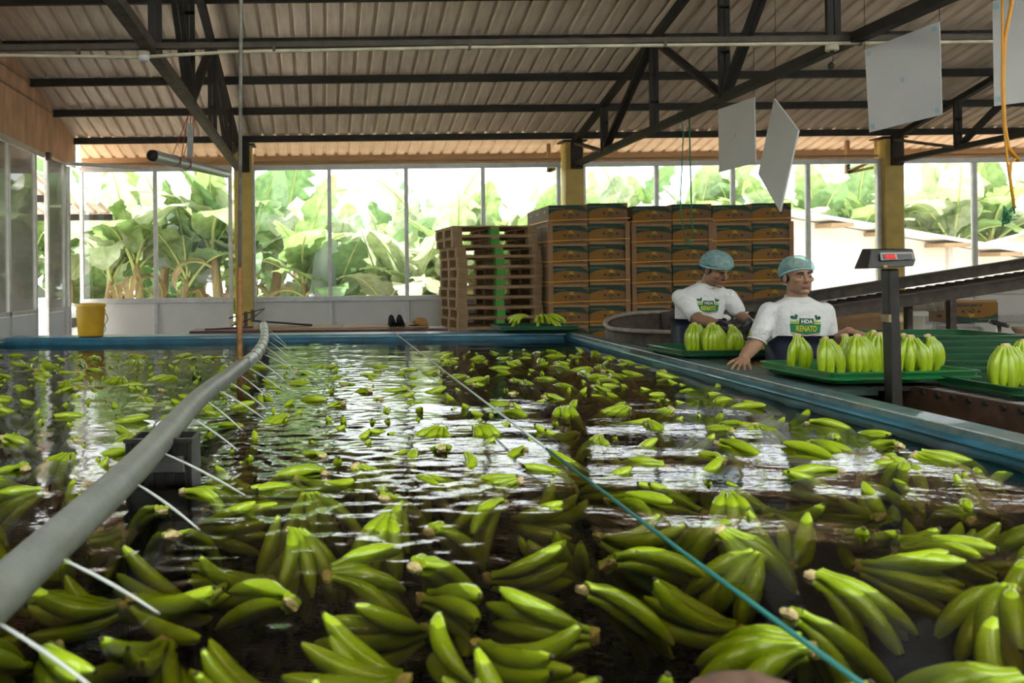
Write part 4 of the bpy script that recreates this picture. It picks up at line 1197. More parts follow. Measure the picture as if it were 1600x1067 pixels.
for i, (px, Y, lb) in enumerate(((1085, 5.5, 'largest banana cluster at the left of the bowed worker\'s tray'), (1113, 5.42, 'banana cluster second from left below the bowed worker\'s forearm'),
                                 (1142, 5.42, 'banana cluster held by the bowed worker\'s gloved hand'), (1188, 5.5, 'banana cluster partly behind the right worker\'s bare arm'))):
    upright((px - 500) * Y / F, Y, 1.043, rg.uniform(-.3, .3), i + 2, 1 if i == 0 else 0, lb, 'clusters on the rear tray', 0)
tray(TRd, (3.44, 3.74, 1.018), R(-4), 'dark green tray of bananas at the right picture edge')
for i, (px, Y, lb) in enumerate(((1572, 3.70, 'banana cluster at the left of the tray on the right edge'), (1614, 3.74, 'banana cluster cut by the right picture edge'), (1600, 3.88, 'banana cluster in the back of the tray on the right edge'))):
    upright((px - 500) * Y / F, Y, 1.032, rg.uniform(-.3, .3), i + 1, 2, lb, 'clusters on the right tray', 0)
tray(TRd, (2.20, 8.27, ZRIM + 0.008), R(-1), 'green tray of bananas on the far corner of the tank')
for i, (X, lb) in enumerate(((2.03, 'banana cluster lying at the left of the far corner tray'), (2.26, 'banana cluster lying in the middle of the far corner tray'), (2.42, 'banana cluster lying at the right of the far corner tray'))):
    pr = PROTO[i + 2]
    Rm = Matrix.Rotation(R(100 + 60 * i), 3, 'Z') @ Matrix.Rotation(PI + 0.2, 3, 'Y')
    Q = pr[1] @ np.array(Rm).T; cen = (Q.max(0) + Q.min(0)) / 2
    cluster(pr, Matrix.Translation((X - cen[0], 8.2 - cen[1], ZRIM + 0.024 - Q[:, 2].min())) @ Rm.to_4x4(), lb, 'clusters on the far tray')
for k in range(6):
    tray(TRd, (3.70 + rg.uniform(-.012, .012), 4.88 + rg.uniform(-.01, .01), 0.972 + k * 0.038), R(-6) + rg.uniform(-.03, .03),
         'dark green tray, %s in the stack behind the front tray' % ('lowest', 'second lowest', 'third lowest', 'fourth lowest', 'second highest', 'topmost empty one')[k], 'stack of green trays')
for k in range(4):
    tray(TRd, (3.72 + rg.uniform(-.02, .02), 5.62, 0.99 + k * 0.04), R(4), 'dark green tray, %s in the small stack right of the worker\'s elbow' % ('lowest', 'second lowest', 'second highest', 'topmost')[k], 'small stack of green trays')
MBt = thing('side_table', 'low steel table under the small tray stack', 'table', (3.72, 5.62, 0))
MB().box((3.72, 5.62, 0.972), (0.86, 0.6, 0.03)).build('top', M_steel, MBt)
for x in (3.34, 4.1):
    for y in (5.36, 5.88): MB().box((x, y, 0.48), (0.05, 0.05, 0.955)).build('leg', M_steel, MBt)

# ------------------------------------------------------------------ weighing scale
M_scale = mat('scale_housing', (0.035, 0.032, 0.03), 0.35, 0.2, 0.3, 20)
sp_ = at(1397, 620, 3.78)
sc = thing('weighing_scale', 'black electronic weighing scale on a post with red digits', 'scale', (sp_.x, sp_.y, 0.0))
pz = at(1390, 420, 3.78)
MB().bar((sp_.x + 0.005, 3.78, 0.55), (pz.x, 3.78, pz.z), 0.060, 0.05).build('post', M_scale, sc, bevel=0.008)
wrap = at(1393, 497, 3.78)
MB().box((wrap.x, 3.78, wrap.z), (0.067, 0.058, 0.035)).build('tape_band', mat('tan_tape', (0.32, 0.24, 0.13), 0.7, 0, 0.4, 40), sc)
MB().box((sp_.x, 3.78, 0.52), (0.16, 0.3, 0.08)).build('foot', M_scale, sc, bevel=0.01)
MB().box((sp_.x, 3.70, 0.24), (0.14, 0.14, 0.48)).build('pedestal', M_scale, sc)
hc = at(1386, 404, 3.76)
# wedge head: wide back, tilted face
Mh = Matrix.Rotation(R(-2), 3, 'Z')
hp = [(-0.130, -0.035, -0.045), (0.105, -0.035, -0.045), (0.130, -0.02, 0.022), (-0.105, -0.02, 0.05), (-0.135, 0.06, -0.05), (0.11, 0.06, -0.045), (0.128, 0.06, 0.05), (-0.09, 0.06, 0.055)]
hp = [(-0.135, -0.045, -0.052), (0.105, -0.045, -0.042), (0.128, -0.03, -0.01), (0.128, -0.012, 0.048), (-0.092, -0.012, 0.050),
      (-0.135, 0.06, -0.052), (0.105, 0.06, -0.042), (0.128, 0.06, -0.01), (0.128, 0.06, 0.055), (-0.088, 0.06, 0.055)]
hp = [(x * 0.88, y, z * 0.9) for x, y, z in hp]
b = MB().add([hc + Mh @ Vector(p) for p in hp], [(0,1,2,3,4), (9,8,7,6,5), (0,5,6,1), (1,6,7,2), (2,7,8,3), (3,8,9,4), (4,9,5,0)])
b.build('head', M_scale, sc, bevel=0.006)
def face(u, v, d=0.0):   # point on the tilted display face
    return hc + Vector((u * 0.88, -0.030 + (v + 0.0) * 0.32 - d, v * 0.9))
fr_ = MB().slab([face(-0.066, -0.012, 0.004), (face(0.112, -0.008, 0.004)), face(0.114, 0.032, 0.004), face(-0.06, 0.03, 0.004)], 0.006, (0, -0.95, 0.3)); fr_.build('display_bezel', mat('grey_bezel', (0.30, 0.29, 0.27), 0.4), sc, bevel=0.003)
for (u0, u1) in ((-0.052, 0.012), (0.026, 0.102)):
    MB().slab([face(u0, -0.004, 0.010), face(u1, -0.004, 0.010), face(u1, 0.022, 0.010), face(u0, 0.022, 0.010)], 0.002, (0, -0.95, 0.3)).build('screen', mat('dark_screen', (0.02, 0.012, 0.012), 0.2), sc)
M_led = bpy.data.materials.new('red_digits'); M_led.use_nodes = True
_b = M_led.node_tree.nodes['Principled BSDF']; _b.inputs['Base Color'].default_value = (0.6, 0.02, 0.02, 1); _b.inputs['Emission Color'].default_value = (1, 0.04, 0.03, 1); _b.inputs['Emission Strength'].default_value = 0.22
SEG = {'0': 'abcdef', '8': 'abcdefg', '6': 'acdefg', '9': 'abcdfg'}
for k, ch in enumerate('0008'):
    u0 = -0.040 + k * 0.0135; w_, h_ = 0.0085, 0.018
    sg = {'a': ((0, 1), (1, 1)), 'b': ((1, 1), (1, .5)), 'c': ((1, .5), (1, 0)), 'd': ((0, 0), (1, 0)), 'e': ((0, 0), (0, .5)), 'f': ((0, .5), (0, 1)), 'g': ((0, .5), (1, .5))}
    b = MB()
    for q in SEG[ch]:
        (xa, za), (xb, zb_) = sg[q]
        b.bar(face(u0 + xa * w_, za * h_ + 0.0, 0.0135), face(u0 + xb * w_, zb_ * h_ + 0.0, 0.0135), 0.0024, 0.0024)
    b.build('digit', M_led, sc)
MB().ball(hc + Vector((-0.04, -0.044, -0.04)), (0.012, 0.006, 0.010)).build('button', mat('brass', (0.4, 0.3, 0.12), 0.4, 0.6), sc, True)

# ------------------------------------------------------------------ things at the far right
def stoolset(px, py, Y, lab):
    p = at(px, py, Y); s = thing('stool', lab, 'stool', (p.x, p.y, p.z - 0.45), 'plastic stools'); h = 0.45
    M_st = mat('stool_plastic', (0.50, 0.49, 0.47), 0.45, 0, 0.06, 5)
    MB().box((p.x, p.y, p.z - 0.012), (0.26, 0.26, 0.024)).build('seat', M_st, s, bevel=0.01)
    for sx in (-1, 1):
        for sy in (-1, 1):
            MB().bar((p.x + sx * 0.115, p.y + sy * 0.115, p.z - 0.02), (p.x + sx * 0.16, p.y + sy * 0.16, p.z - h), 0.06, 0.04).build('leg', M_st, s)
    for sx in (-1, 1):
        MB().box((p.x + sx * 0.12, p.y, p.z - 0.06), (0.02, 0.22, 0.08)).build('apron', M_st, s)
        MB().box((p.x, p.y + sx * 0.12, p.z - 0.06), (0.22, 0.02, 0.08)).build('apron', M_st, s)
    return p
p1 = stoolset(1500, 508, 8.7, 'pale plastic stool standing in front of the carton')
p2 = stoolset(1490, 504, 9.3, 'plastic stool carrying the upside-down printed carton')
pf = thing('wooden_platform', 'low wooden platform under the plastic stools', 'platform', (p1.x, 8.9, 0))
zpl = min(p1.z, p2.z) - 0.45
for k in range(8): MB().box((p1.x + 0.25, 8.5 + k * 0.14, zpl - 0.02), (1.8, 0.13, 0.04)).build('plank', M_wood, pf)
for sx in (-0.5, 1.0):
    for y in (8.5, 9.45): MB().box((p1.x + sx, y, (zpl - 0.04) / 2), (0.08, 0.08, zpl - 0.04)).build('leg', M_wood, pf)
cb = carton(Matrix.Translation((at(1504, 490, 9.3).x, 9.3, p2.z + BH + 0.005)) @ Matrix.Rotation(PI, 4, 'Y') @ Matrix.Rotation(R(6), 4, 'Z'), 'printed carton lying upside down on a plastic stool')
M_pvc = mat('old_pvc', (0.46, 0.41, 0.33), 0.5, 0, 0.2, 6)
pv = thing('drain_pipe', 'thick old plastic pipe with capped end under the inclined conveyor', 'pipe', at(1430, 478, 7.9))
MB().tube([at(1300, 481, 8.1), at(1450, 476, 7.9)], 0.062, 18).build('pipe_run', M_pvc, pv, True)
MB().tube([at(1448, 476, 7.9), at(1463, 475.5, 7.86)], 0.068, 18).build('collar', M_pvc, pv, True)
MB().tube([at(1462, 475.5, 7.86), at(1474, 475, 7.82)], [0.066, 0.060], 18).build('end_cap', mat('pvc_cap', (0.40, 0.36, 0.30), 0.6, 0, 0.3, 20), pv, True)
q = at(1430, 490, 7.95)
pv2 = thing('support_pipe', 'vertical cream plastic pipe carrying the capped pipe', 'pipe', (q.x, q.y, 0))
MB().tube([(q.x, q.y, 0), (q.x, q.y, q.z - 0.02)], 0.078, 18).build('shaft', mat('cream_pvc', (0.62, 0.57, 0.47), 0.45, 0, 0.08, 5), pv2, True)
ps = thing('bench_scale', 'small grey platform scale head on a thin pedestal by the sack', 'scale', (at(1563, 520, 8.4).x, 8.4, 0))
h0 = at(1557, 507, 8.4)
MB().bar(at(1545, 502, 8.45), at(1577, 510, 8.35), 0.12, 0.04).build('head', mat('grey_metal', (0.22, 0.22, 0.22), 0.4, 0.4), ps, bevel=0.006)
MB().slab([at(1548, 500, 8.38), at(1570, 504.5, 8.33), at(1574, 510, 8.31), at(1552, 508, 8.35)], 0.01, (0, -1, 0.2)).build('display', M_black, ps)
MB().tube([(at(1561, 515, 8.4).x, 8.4, 0.5), at(1561, 508, 8.4)], 0.02, 10).build('pedestal', mat('chrome', (0.5, 0.5, 0.5), 0.25, 0.8), ps, True)
MB().box((at(1561, 515, 8.4).x, 8.4, 0.25), (0.34, 0.34, 0.5)).build('stand_block', M_steel, ps)
sk = thing('sack', 'tied pale sack with reddish cord at the right edge', 'sack', (at(1592, 540, 7.2).x, 7.2, 0.55))
c = at(1594, 545, 7.2)
b = MB().lathe([(0.10, -0.45), (0.17, -0.42), (0.19, -0.2), (0.17, 0.0), (0.11, 0.09), (0.035, 0.125), (0.03, 0.14)], 16, c=c)
rr = random.Random(6); b.v = [(x + rr.uniform(-.012, .012), y + rr.uniform(-.012, .012), z + rr.uniform(-.006, .006)) for x, y, z in b.v]
b.build('bag', mat('sack_cloth', (0.52, 0.45, 0.38), 0.8, 0, 0.12, 10, 0.3), sk, True)
MB().lathe([(0.03, 0.135), (0.055, 0.17), (0.065, 0.2), (0.02, 0.19)], 10, c=c).build('tied_neck', mat('sack_cloth2', (0.34, 0.24, 0.16), 0.8, 0, 0.2, 10), sk, True)
MB().tube([c + Vector((0.038 * math.cos(a), 0.038 * math.sin(a), 0.13)) for a in [R(40 * k) for k in range(10)]], 0.01, 6).build('tie_cord', M_redc, sk, True)
MB().box((c.x, c.y, 0.045), (0.3, 0.3, 0.09)).build('base_block', M_wood, sk) if False else None
st = thing('crate_stand', 'dark stand under the tied sack', 'stand', (c.x, c.y, 0))
MB().box((c.x, c.y, c.z - 0.46), (0.5, 0.4, 0.02)).build('top', M_steel, st)
for sx in (-1, 1):
    for sy in (-1, 1): MB().box((c.x + sx * 0.2, c.y + sy * 0.15, (c.z - 0.47) / 2), (0.05, 0.05, c.z - 0.47)).build('leg', M_steel, st)
# leaning cardboard sheets
cbd = MB().slab([at(1297, 530, 9.6), at(1380, 530, 9.6), at(1380, 482, 9.9), at(1297, 486, 9.9)], 0.012).build('cardboard_sheet', M_card, org=at(1340, 530, 9.6))
tag(cbd, 'brown cardboard sheet leaning behind the right worker', 'cardboard')
cbd = MB().slab([at(1310, 535, 9.3), at(1398, 535, 9.3), at(1392, 492, 9.45), at(1328, 500, 9.45)], 0.012).build('cardboard_sheet', mat('cardboard_dark', (0.27, 0.15, 0.08), 0.75, 0, 0.12, 5), org=at(1350, 535, 9.3))
tag(cbd, 'darker cardboard sheet leaning in front of the other beside the support pipe', 'cardboard')
pb = thing('storage_bench', 'low storage bench carrying the leaning cardboard', 'bench', (6.5, 9.7, 0))
zz = at(1350, 535, 9.3).z - 0.02
MB().box((6.52, 9.6, zz - 0.03), (0.95, 0.8, 0.05)).build('top', M_wood, pb)
for sx in (6.1, 6.95):
    for y in (9.28, 9.92): MB().box((sx, y, (zz - 0.05) / 2), (0.06, 0.06, zz - 0.05)).build('leg', M_wood, pb)

# ------------------------------------------------------------------ hanging boards, cords, pipe
def board(corners, th, lab, tapes, cordtop):
    c = [Vector(p) for p in corners]; cen = sum(c, Vector()) / len(c)
    t = thing('hanging_board', lab, 'board', cen, 'hanging white boards')
    n = (c[1] - c[0]).cross(c[2] - c[0]).normalized()
    if n.y > 0: n = -n
    MB().slab(c, th, -n).build('sheet', M_board, t, bevel=0.002)
    for (i, f) in tapes:
        q = cen + (c[i] - cen) * f if i is not None else cen
        u = (c[1] - c[0]).normalized(); v = n.cross(u)
        MB().slab([q + u * a * 0.011 + v * b_ * 0.016 + n * 0.001 for a, b_ in ((-1, -1), (1, -1), (1, 1), (-1, 1))], 0.0015, n).build('tape', M_tape, t)
    for (i, topz) in cordtop:
        q = c[i]
        MB().tube([q, Vector((q.x + 0.01, q.y, topz))], 0.0018, 5).build('cord', M_steel, t)
alltape = [(0, .88), (1, .88), (2, .88), (3, .88), (None, 0)]
board([at(1351, 78, 5.5), at(1468, 33, 5.15), at(1472, 179, 5.15), at(1358, 207, 5.5)], 0.012, 'large white hanging board with blue tape, left of the orange cord', alltape, [(0, 5.0), (1, 5.0)])
board([at(1550, 2, 4.75), at(1672, -30, 4.5), at(1674, 150, 4.5), at(1553, 166, 4.75)], 0.012, 'white hanging board cut by the top right picture corner', alltape, [(0, 5.2), (1, 5.2)])
board([at(1122, 171, 7.0), at(1178, 152, 6.5), at(1180, 254, 6.5), at(1123, 269, 7.0)], 0.012, 'smallest white hanging board, upright, left of the diamond-hung one', [(None, 0)], [(0, 4.6), (1, 4.6)])
board([at(1212, 154, 5.75), at(1250, 204, 5.35), at(1221, 331, 5.45), at(1187, 272, 5.85)], 0.012, 'narrow white board hanging by one corner like a diamond', [(1, .9), (2, .85), (None, 0)], [(0, 5.0)])
# orange cord at the right
oc = thing('orange_cord', 'orange looped cord hanging at the right picture edge', 'cord', at(1575, 100, 4.4))
MB().tube([at(x, y, 4.4) for x, y in ((1566, -60), (1566, 60), (1566, 150), (1569, 200), (1575, 260), (1584, 322))], 0.006, 7).build('thin_strand', M_orange, oc, True)
MB().tube([at(x, y, 4.4) for x, y in ((1584, -60), (1580, 10), (1570, 60), (1567, 130), (1569, 195), (1575, 230), (1592, 252))], 0.010, 7).build('thick_strand', M_orange, oc, True)
MB().tube([at(x, y, 4.4) for x, y in ((1588, 247), (1580, 254), (1578, 275), (1585, 325))], 0.007, 7).build('end_loop', M_orange, oc, True)
tn = thing('green_twine', 'tangle of dark green twine at the end of the orange cord', 'twine', at(1578, 335, 4.4))
rr = random.Random(12)
for s in range(3):
    pts = [at(1576 + rr.uniform(-11, 14), 335 + rr.uniform(-14, 18), 4.4 + rr.uniform(-.03, .03)) for k in range(7)]
    MB().tube([Vector(q) for q in cat([tuple(p) for p in pts], 4)], 0.0035, 5).build('strand', M_greenc, tn, True)
gt = thing('green_string', 'green string looped down from the truss over the cartons', 'string', at(1070, 280, 8.25))
MB().tube([at(x, y, 8.25) for x, y in ((1060, 174), (1064, 186), (1068, 204), (1066, 250), (1063, 310), (1064, 340), (1070, 368))], 0.006, 6).build('left_strand', M_greenc, gt, True)
MB().tube([at(x, y, 8.25) for x, y in ((1077, 176), (1078, 230), (1080, 310), (1081, 345), (1084, 370))], 0.007, 6).build('right_strand', M_greenc, gt, True)
pts = [tuple(at(1077 + rr.uniform(-8, 7), 377 + rr.uniform(-5, 6), 8.25 + rr.uniform(-.03, .03))) for k in range(9)]
MB().tube(cat(pts, 4), 0.005, 5).build('knot', M_greenc, gt, True)
# hung pipe at the left
hpp = thing('hanging_pipe', 'grey metal pipe slung on red cords under the left truss', 'pipe', at(290, 258, 8))
a_, e_ = at(238, 243, 6.7), at(354, 272, 10.2)
MB().tube([a_, a_ + (e_ - a_) * .5, e_], 0.050, 18, caps=False).build('tube_outer', M_hose, hpp, True)
MB().tube([e_, a_ + (e_ - a_) * .5, a_ + (e_ - a_) * 0.002], 0.045, 18, caps=True).build('tube_inner', M_steel, hpp, True)
for (t_, px, py, Y) in ((0.22, 303, 180, 7.2), (0.35, 312, 180, 7.6)):
    q = a_ + (e_ - a_) * t_
    top = at(px, py, Y); top.x = -1.17
    for s in (-1, 1):
        MB().tube([q + Vector((s * 0.052, 0, -0.03)), top], 0.004, 5).build('red_cord', M_redc, hpp, True)
    MB().tube([q + Vector((0.054 * math.cos(g), 0, 0.054 * math.sin(g))) for g in [R(30 * k) for k in range(13)]], 0.004, 5).build('red_cord', M_redc, hpp, True)
pln = thing('hanging_plate', 'narrow pale metal strip hanging beside the slung pipe', 'plate', at(297, 220, 7.6))
MB().slab([at(293, 192, 7.6), at(302, 196, 7.6), at(301, 250, 7.7), at(292, 244, 7.7)], 0.006).build('strip', M_hose, pln)
MB().tube([at(297, 176, 7.55), at(298, 194, 7.6)], 0.004, 5).build('cord', M_redc, pln)
# ------------------------------------------------------------------ the two workers
def remesh(b, voxel, it=4, fac=0.5):
    me = b.mesh('tmp', M_white)
    o = bpy.data.objects.new('tmp', me); COL.objects.link(o)
    m = o.modifiers.new('r', 'REMESH'); m.mode = 'VOXEL'; m.voxel_size = voxel
    s = o.modifiers.new('s', 'SMOOTH'); s.iterations = it; s.factor = fac
    dg = bpy.context.evaluated_depsgraph_get(); dg.update()
    out = bpy.data.meshes.new_from_object(o.evaluated_get(dg))
    bpy.data.objects.remove(o); bpy.data.meshes.remove(me)
    return out
def put(me, name, m, parent):
    me.materials.clear(); me.materials.append(m); me.name = name
    me.transform(Matrix.Translation(-parent.location))
    me.polygons.foreach_set('use_smooth', [True] * len(me.polygons)); me.update()
    o = bpy.data.objects.new(name, me); COL.objects.link(o); o.parent = parent
    return o
def limb(b, pts, rad, n=14):
    P = cat([tuple(p) for p in pts], 5); Rr = []
    for i in range(len(rad) - 1):
        for k in range(5): Rr.append(rad[i] + (rad[i+1] - rad[i]) * k / 5)
    Rr.append(rad[-1])
    b.tube(P, Rr, n); b.ball(pts[0], rad[0]); b.ball(pts[-1], rad[-1])
def torso(b, rings, n=28):
    vs = []; fs = []
    for (z, cx_, cy_, a, d) in rings:
        for k in range(n):
            t = 2 * PI * k / n
            c_, s_ = math.cos(t), math.sin(t)
            e = 0.86
            vs.append((cx_ + a * math.copysign(abs(c_) ** e, c_), cy_ + d * math.copysign(abs(s_) ** e, s_), z))
    m = len(rings)
    fs = [(i*n+k, i*n+(k+1)%n, (i+1)*n+(k+1)%n, (i+1)*n+k) for i in range(m-1) for k in range(n)]
    fs += [tuple(reversed(range(n))), tuple((m-1)*n+k for k in range(n))]
    b.add(vs, fs)
def hand(b, wrist, d, down, curl=0.25, spread=0.12, sgn=1):
    wrist = Vector(wrist); d = Vector(d).normalized(); dn = Vector(down); dn = (dn - d * dn.dot(d)).normalized()
    sd_ = d.cross(dn) * sgn
    Mx = Matrix((sd_, d, dn)).transposed()
    b.ball(wrist + d * 0.050, (0.040, 0.054, 0.017), Mx)
    b.ball(wrist + d * 0.012, (0.028, 0.03, 0.020), Mx)
    for k, (o_, L) in enumerate(((0.030, 0.072), (0.010, 0.081), (-0.010, 0.075), (-0.029, 0.058))):
        p = wrist + d * (0.088 - 0.004 * abs(k - 1)) + sd_ * o_
        dd = (d + sd_ * (1.5 - k) * spread).normalized(); pts = [p]; cu = 0.1
        for j, f in enumerate((0.45, 0.32, 0.23)):
            q = (dd * math.cos(cu) + dn * math.sin(cu)); p = p + q * (L * f); pts.append(p); cu += curl
        limb(b, pts, [0.0095, 0.009, 0.0085, 0.0075], 8)
    p = wrist + d * 0.028 + sd_ * 0.028
    q = (d * 0.62 + sd_ * 0.75 + dn * 0.2).normalized(); q2 = (d * 0.85 + sd_ * 0.5 + dn * 0.25).normalized()
    limb(b, [p, p + q * 0.042, p + q * 0.042 + q2 * 0.034], [0.0135, 0.0105, 0.0085], 8)

M_sk = mat('skin_tan', (0.40, 0.22, 0.14), 0.5, 0, 0.10, 14, 0.05, 80)
M_sk2 = mat('skin_brown', (0.30, 0.155, 0.09), 0.5, 0, 0.10, 14, 0.05, 80)
M_shirt = mat('white_shirt', (0.76, 0.76, 0.78), 0.8, 0, 0.03, 5, 1.0, 13)
M_shirt.node_tree.nodes['Bump'].inputs['Distance'].default_value = 0.03
M_apron = mat('navy_apron', (0.012, 0.016, 0.035), 0.35, 0, 0.25, 8, 0.2, 12)
M_glove = mat('black_glove', (0.012, 0.013, 0.022), 0.3, 0, 0.2, 20, 0.3, 30)
M_hair = mat('dark_hair', (0.018, 0.014, 0.012), 0.6)
M_lip = mat('lips', (0.36, 0.15, 0.12), 0.5); M_lip2 = mat('lips_dark', (0.26, 0.10, 0.075), 0.5)
M_eye = mat('eye_white', (0.42, 0.36, 0.32), 0.3); M_iris = mat('iris', (0.02, 0.012, 0.01), 0.2)
M_pants = mat('dark_trousers', (0.03, 0.035, 0.05), 0.8); M_boot = mat('rubber_boot', (0.03, 0.03, 0.03), 0.4)
M_net = bpy.data.materials.new('hairnet'); M_net.use_nodes = True
_N = M_net.node_tree.nodes; _L = M_net.node_tree.links
_b = _N['Principled BSDF']; _b.inputs['Base Color'].default_value = (0.42, 0.74, 0.78, 1); _b.inputs['Roughness'].default_value = 0.6
_t = _N.new('ShaderNodeBsdfTransparent'); _t.inputs[0].default_value = (0.8, 0.95, 0.97, 1)
_m = _N.new('ShaderNodeMixShader'); _n = _N.new('ShaderNodeTexNoise'); _n.inputs['Scale'].default_value = 45; _n.inputs['Detail'].default_value = 3
_r = _N.new('ShaderNodeMapRange'); _r.inputs[1].default_value = 0.3; _r.inputs[2].default_value = 0.7; _r.inputs[3].default_value = 0.30; _r.inputs[4].default_value = 0.48
_tc = _N.new('ShaderNodeTexCoord'); _L.new(_tc.outputs['Object'], _n.inputs['Vector'])
_L.new(_n.outputs[0], _r.inputs[0]); _L.new(_r.outputs[0], _m.inputs[0]); _L.new(_t.outputs[0], _m.inputs[1]); _L.new(_b.outputs[0], _m.inputs[2])
_L.new(_m.outputs[0], _N['Material Output'].inputs[0])

def head_skin(b, M, s):
    R3 = M.to_3x3()
    def B(c, r): b.ball(M @ Vector(c), r, R3, 16, 12)
    B((0, .015, .035), (.076, .094, .085)); B((0, -.022, -.035), (.063, .070, .080)); B((0, -.074, -.100), (.027, .020, .018))
    for q in (-1, 1):
        B((q * .043, -.012, -.062), (.020, .042, .036)); B((q * .041, -.068, -.022), (.022, .020, .018)); B((q * .010, -.100, -.035), (.009, .011, .008))
        B((q * .078, .010, -.010), (.010, .021, .032))
    B((0, -.082, .020), (.050, .015, .012)); B((0, -.083, -.066), (.026, .014, .016))
    b.tube([M @ Vector(p) for p in ((0, -.088, .014), (0, -.103, -.012), (0, -.113, -.030), (0, -.098, -.040))], [q * s for q in (.009, .011, .0135, .010)], 10)
def face_parts(M, root, ml, lids, msk):
    R3 = M.to_3x3()
    def part(nm, m, balls):
        b = MB()
        for c, r in balls: b.ball(M @ Vector(c), r, R3, 12, 8)
        b.build(nm, m, root, True)
    part('lips', ml, [((0, -.0955, -.059), (.022, .008, .0055)), ((0, -.0955, -.068), (.019, .009, .0065))])
    for q in (-1, 1):
        part('eye', M_eye if not lids else msk, [((q * .031, -.0835, -.001), (.0135, .010, .0046))])
        part('iris', M_iris, [((q * .031, -.0925, -.002 if not lids else -.006), (.0058 if not lids else .013, .003, .0045 if not lids else .0018))])
        b = MB(); b.tube([M @ Vector(p) for p in ((q * .012, -.0985, .020), (q * .030, -.0965, .026), (q * .050, -.083, .020))], [.0045, .005, .003], 6)
        b.build('eyebrow', M_hair, root, True)
    part('hair', M_hair, [((0, .022, .040), (.0785, .093, .079)), ((.066, .03, .0), (.014, .05, .04)), ((-.066, .03, .0), (.014, .05, .04)), ((0, .085, -.005), (.055, .025, .05))])
def hairnet(M, root, rx, ry, rzz, zf, zb, cz=.05, seed=0):
    """puffed cap: brim from forehead (zf) to nape (zb)"""
    rgn = random.Random(seed); n, m = 48, 12; vs = []; fs = []
    for j in range(m + 1):
        t = j / m
        for k in range(n):
            a = 2 * PI * k / n
            c_, s_ = math.cos(a), math.sin(a)
            zbr = zf + (zb - zf) * (s_ + 1) / 2
            if j == 0: f = 0.86; z = zbr
            else:
                ang = t * PI / 2
                f = math.cos(ang) ** 0.75 if t < 1 else 0.0
                z = zbr + (cz + rzz - zbr) * math.sin(ang)
            wr = 1 + 0.035 * math.sin(k * 2 * PI * 8 / n * 2 + j) * (1 - t) + rgn.uniform(-.012, .012)
            vs.append(M @ Vector((rx * f * c_ * wr, .02 + ry * f * s_ * wr, z + rgn.uniform(-.002, .002))))
    fs = [(j*n+k, j*n+(k+1)%n, (j+1)*n+(k+1)%n, (j+1)*n+k) for j in range(m) for k in range(n)]
    net = MB().add(vs, fs).build('hairnet', M_net, root, True)
    b = MB(); b.tube([M @ Vector((rx * .87 * math.cos(2*PI*k/30), .02 + ry * .87 * math.sin(2*PI*k/30), zf + (zb - zf) * (math.sin(2*PI*k/30) + 1) / 2)) for k in range(31)], .006, 6)
    base = root.location
    e = MB(); e.v = [tuple(Vector(p) - base) for p in b.v]; e.f = b.f; e.mi = b.mi
    me = e.mesh('elastic_band', mat('net_band', (0.30, 0.62, 0.68), 0.6), smooth=True)
    inst('elastic_band', me, net, (0, 0, 0))
def subdiv(b, cuts):
    me = b.mesh('t', M_white); bm = bmesh.new(); bm.from_mesh(me); bpy.data.meshes.remove(me)
    bmesh.ops.triangulate(bm, faces=bm.faces)
    bmesh.ops.subdivide_edges(bm, edges=bm.edges, cuts=cuts, use_grid_fill=True)
    v = [p.co.copy() for p in bm.verts]; bm.verts.index_update(); f = [tuple(q.index for q in t.verts) for t in bm.faces]; bm.free()
    return v, f
def text_poly(s, size):
    cu = bpy.data.curves.new('t', 'FONT'); cu.body = s; cu.size = size; cu.align_x = 'CENTER'; cu.resolution_u = 3; cu.offset = 0.0008
    o = bpy.data.objects.new('t', cu); COL.objects.link(o)
    dg = bpy.context.evaluated_depsgraph_get(); dg.update()
    me = bpy.data.meshes.new_from_object(o.evaluated_get(dg))
    b = MB(); b.add([v.co.copy() for v in me.vertices], [tuple(p.vertices) for p in me.polygons])
    bpy.data.objects.remove(o); bpy.data.curves.remove(cu); bpy.data.meshes.remove(me)
    return b
G1 = mat('print_green', (0.02, 0.20, 0.06), 0.7); G2 = mat('print_dark_green', (0.01, 0.09, 0.05), 0.7); G3 = mat('print_lime', (0.35, 0.50, 0.06), 0.7)
YL = mat('print_yellow', (0.72, 0.62, 0.04), 0.7); WH = mat('print_white', (0.75, 0.8, 0.78), 0.7); RD = mat('print_red', (0.5, 0.05, 0.06), 0.7)
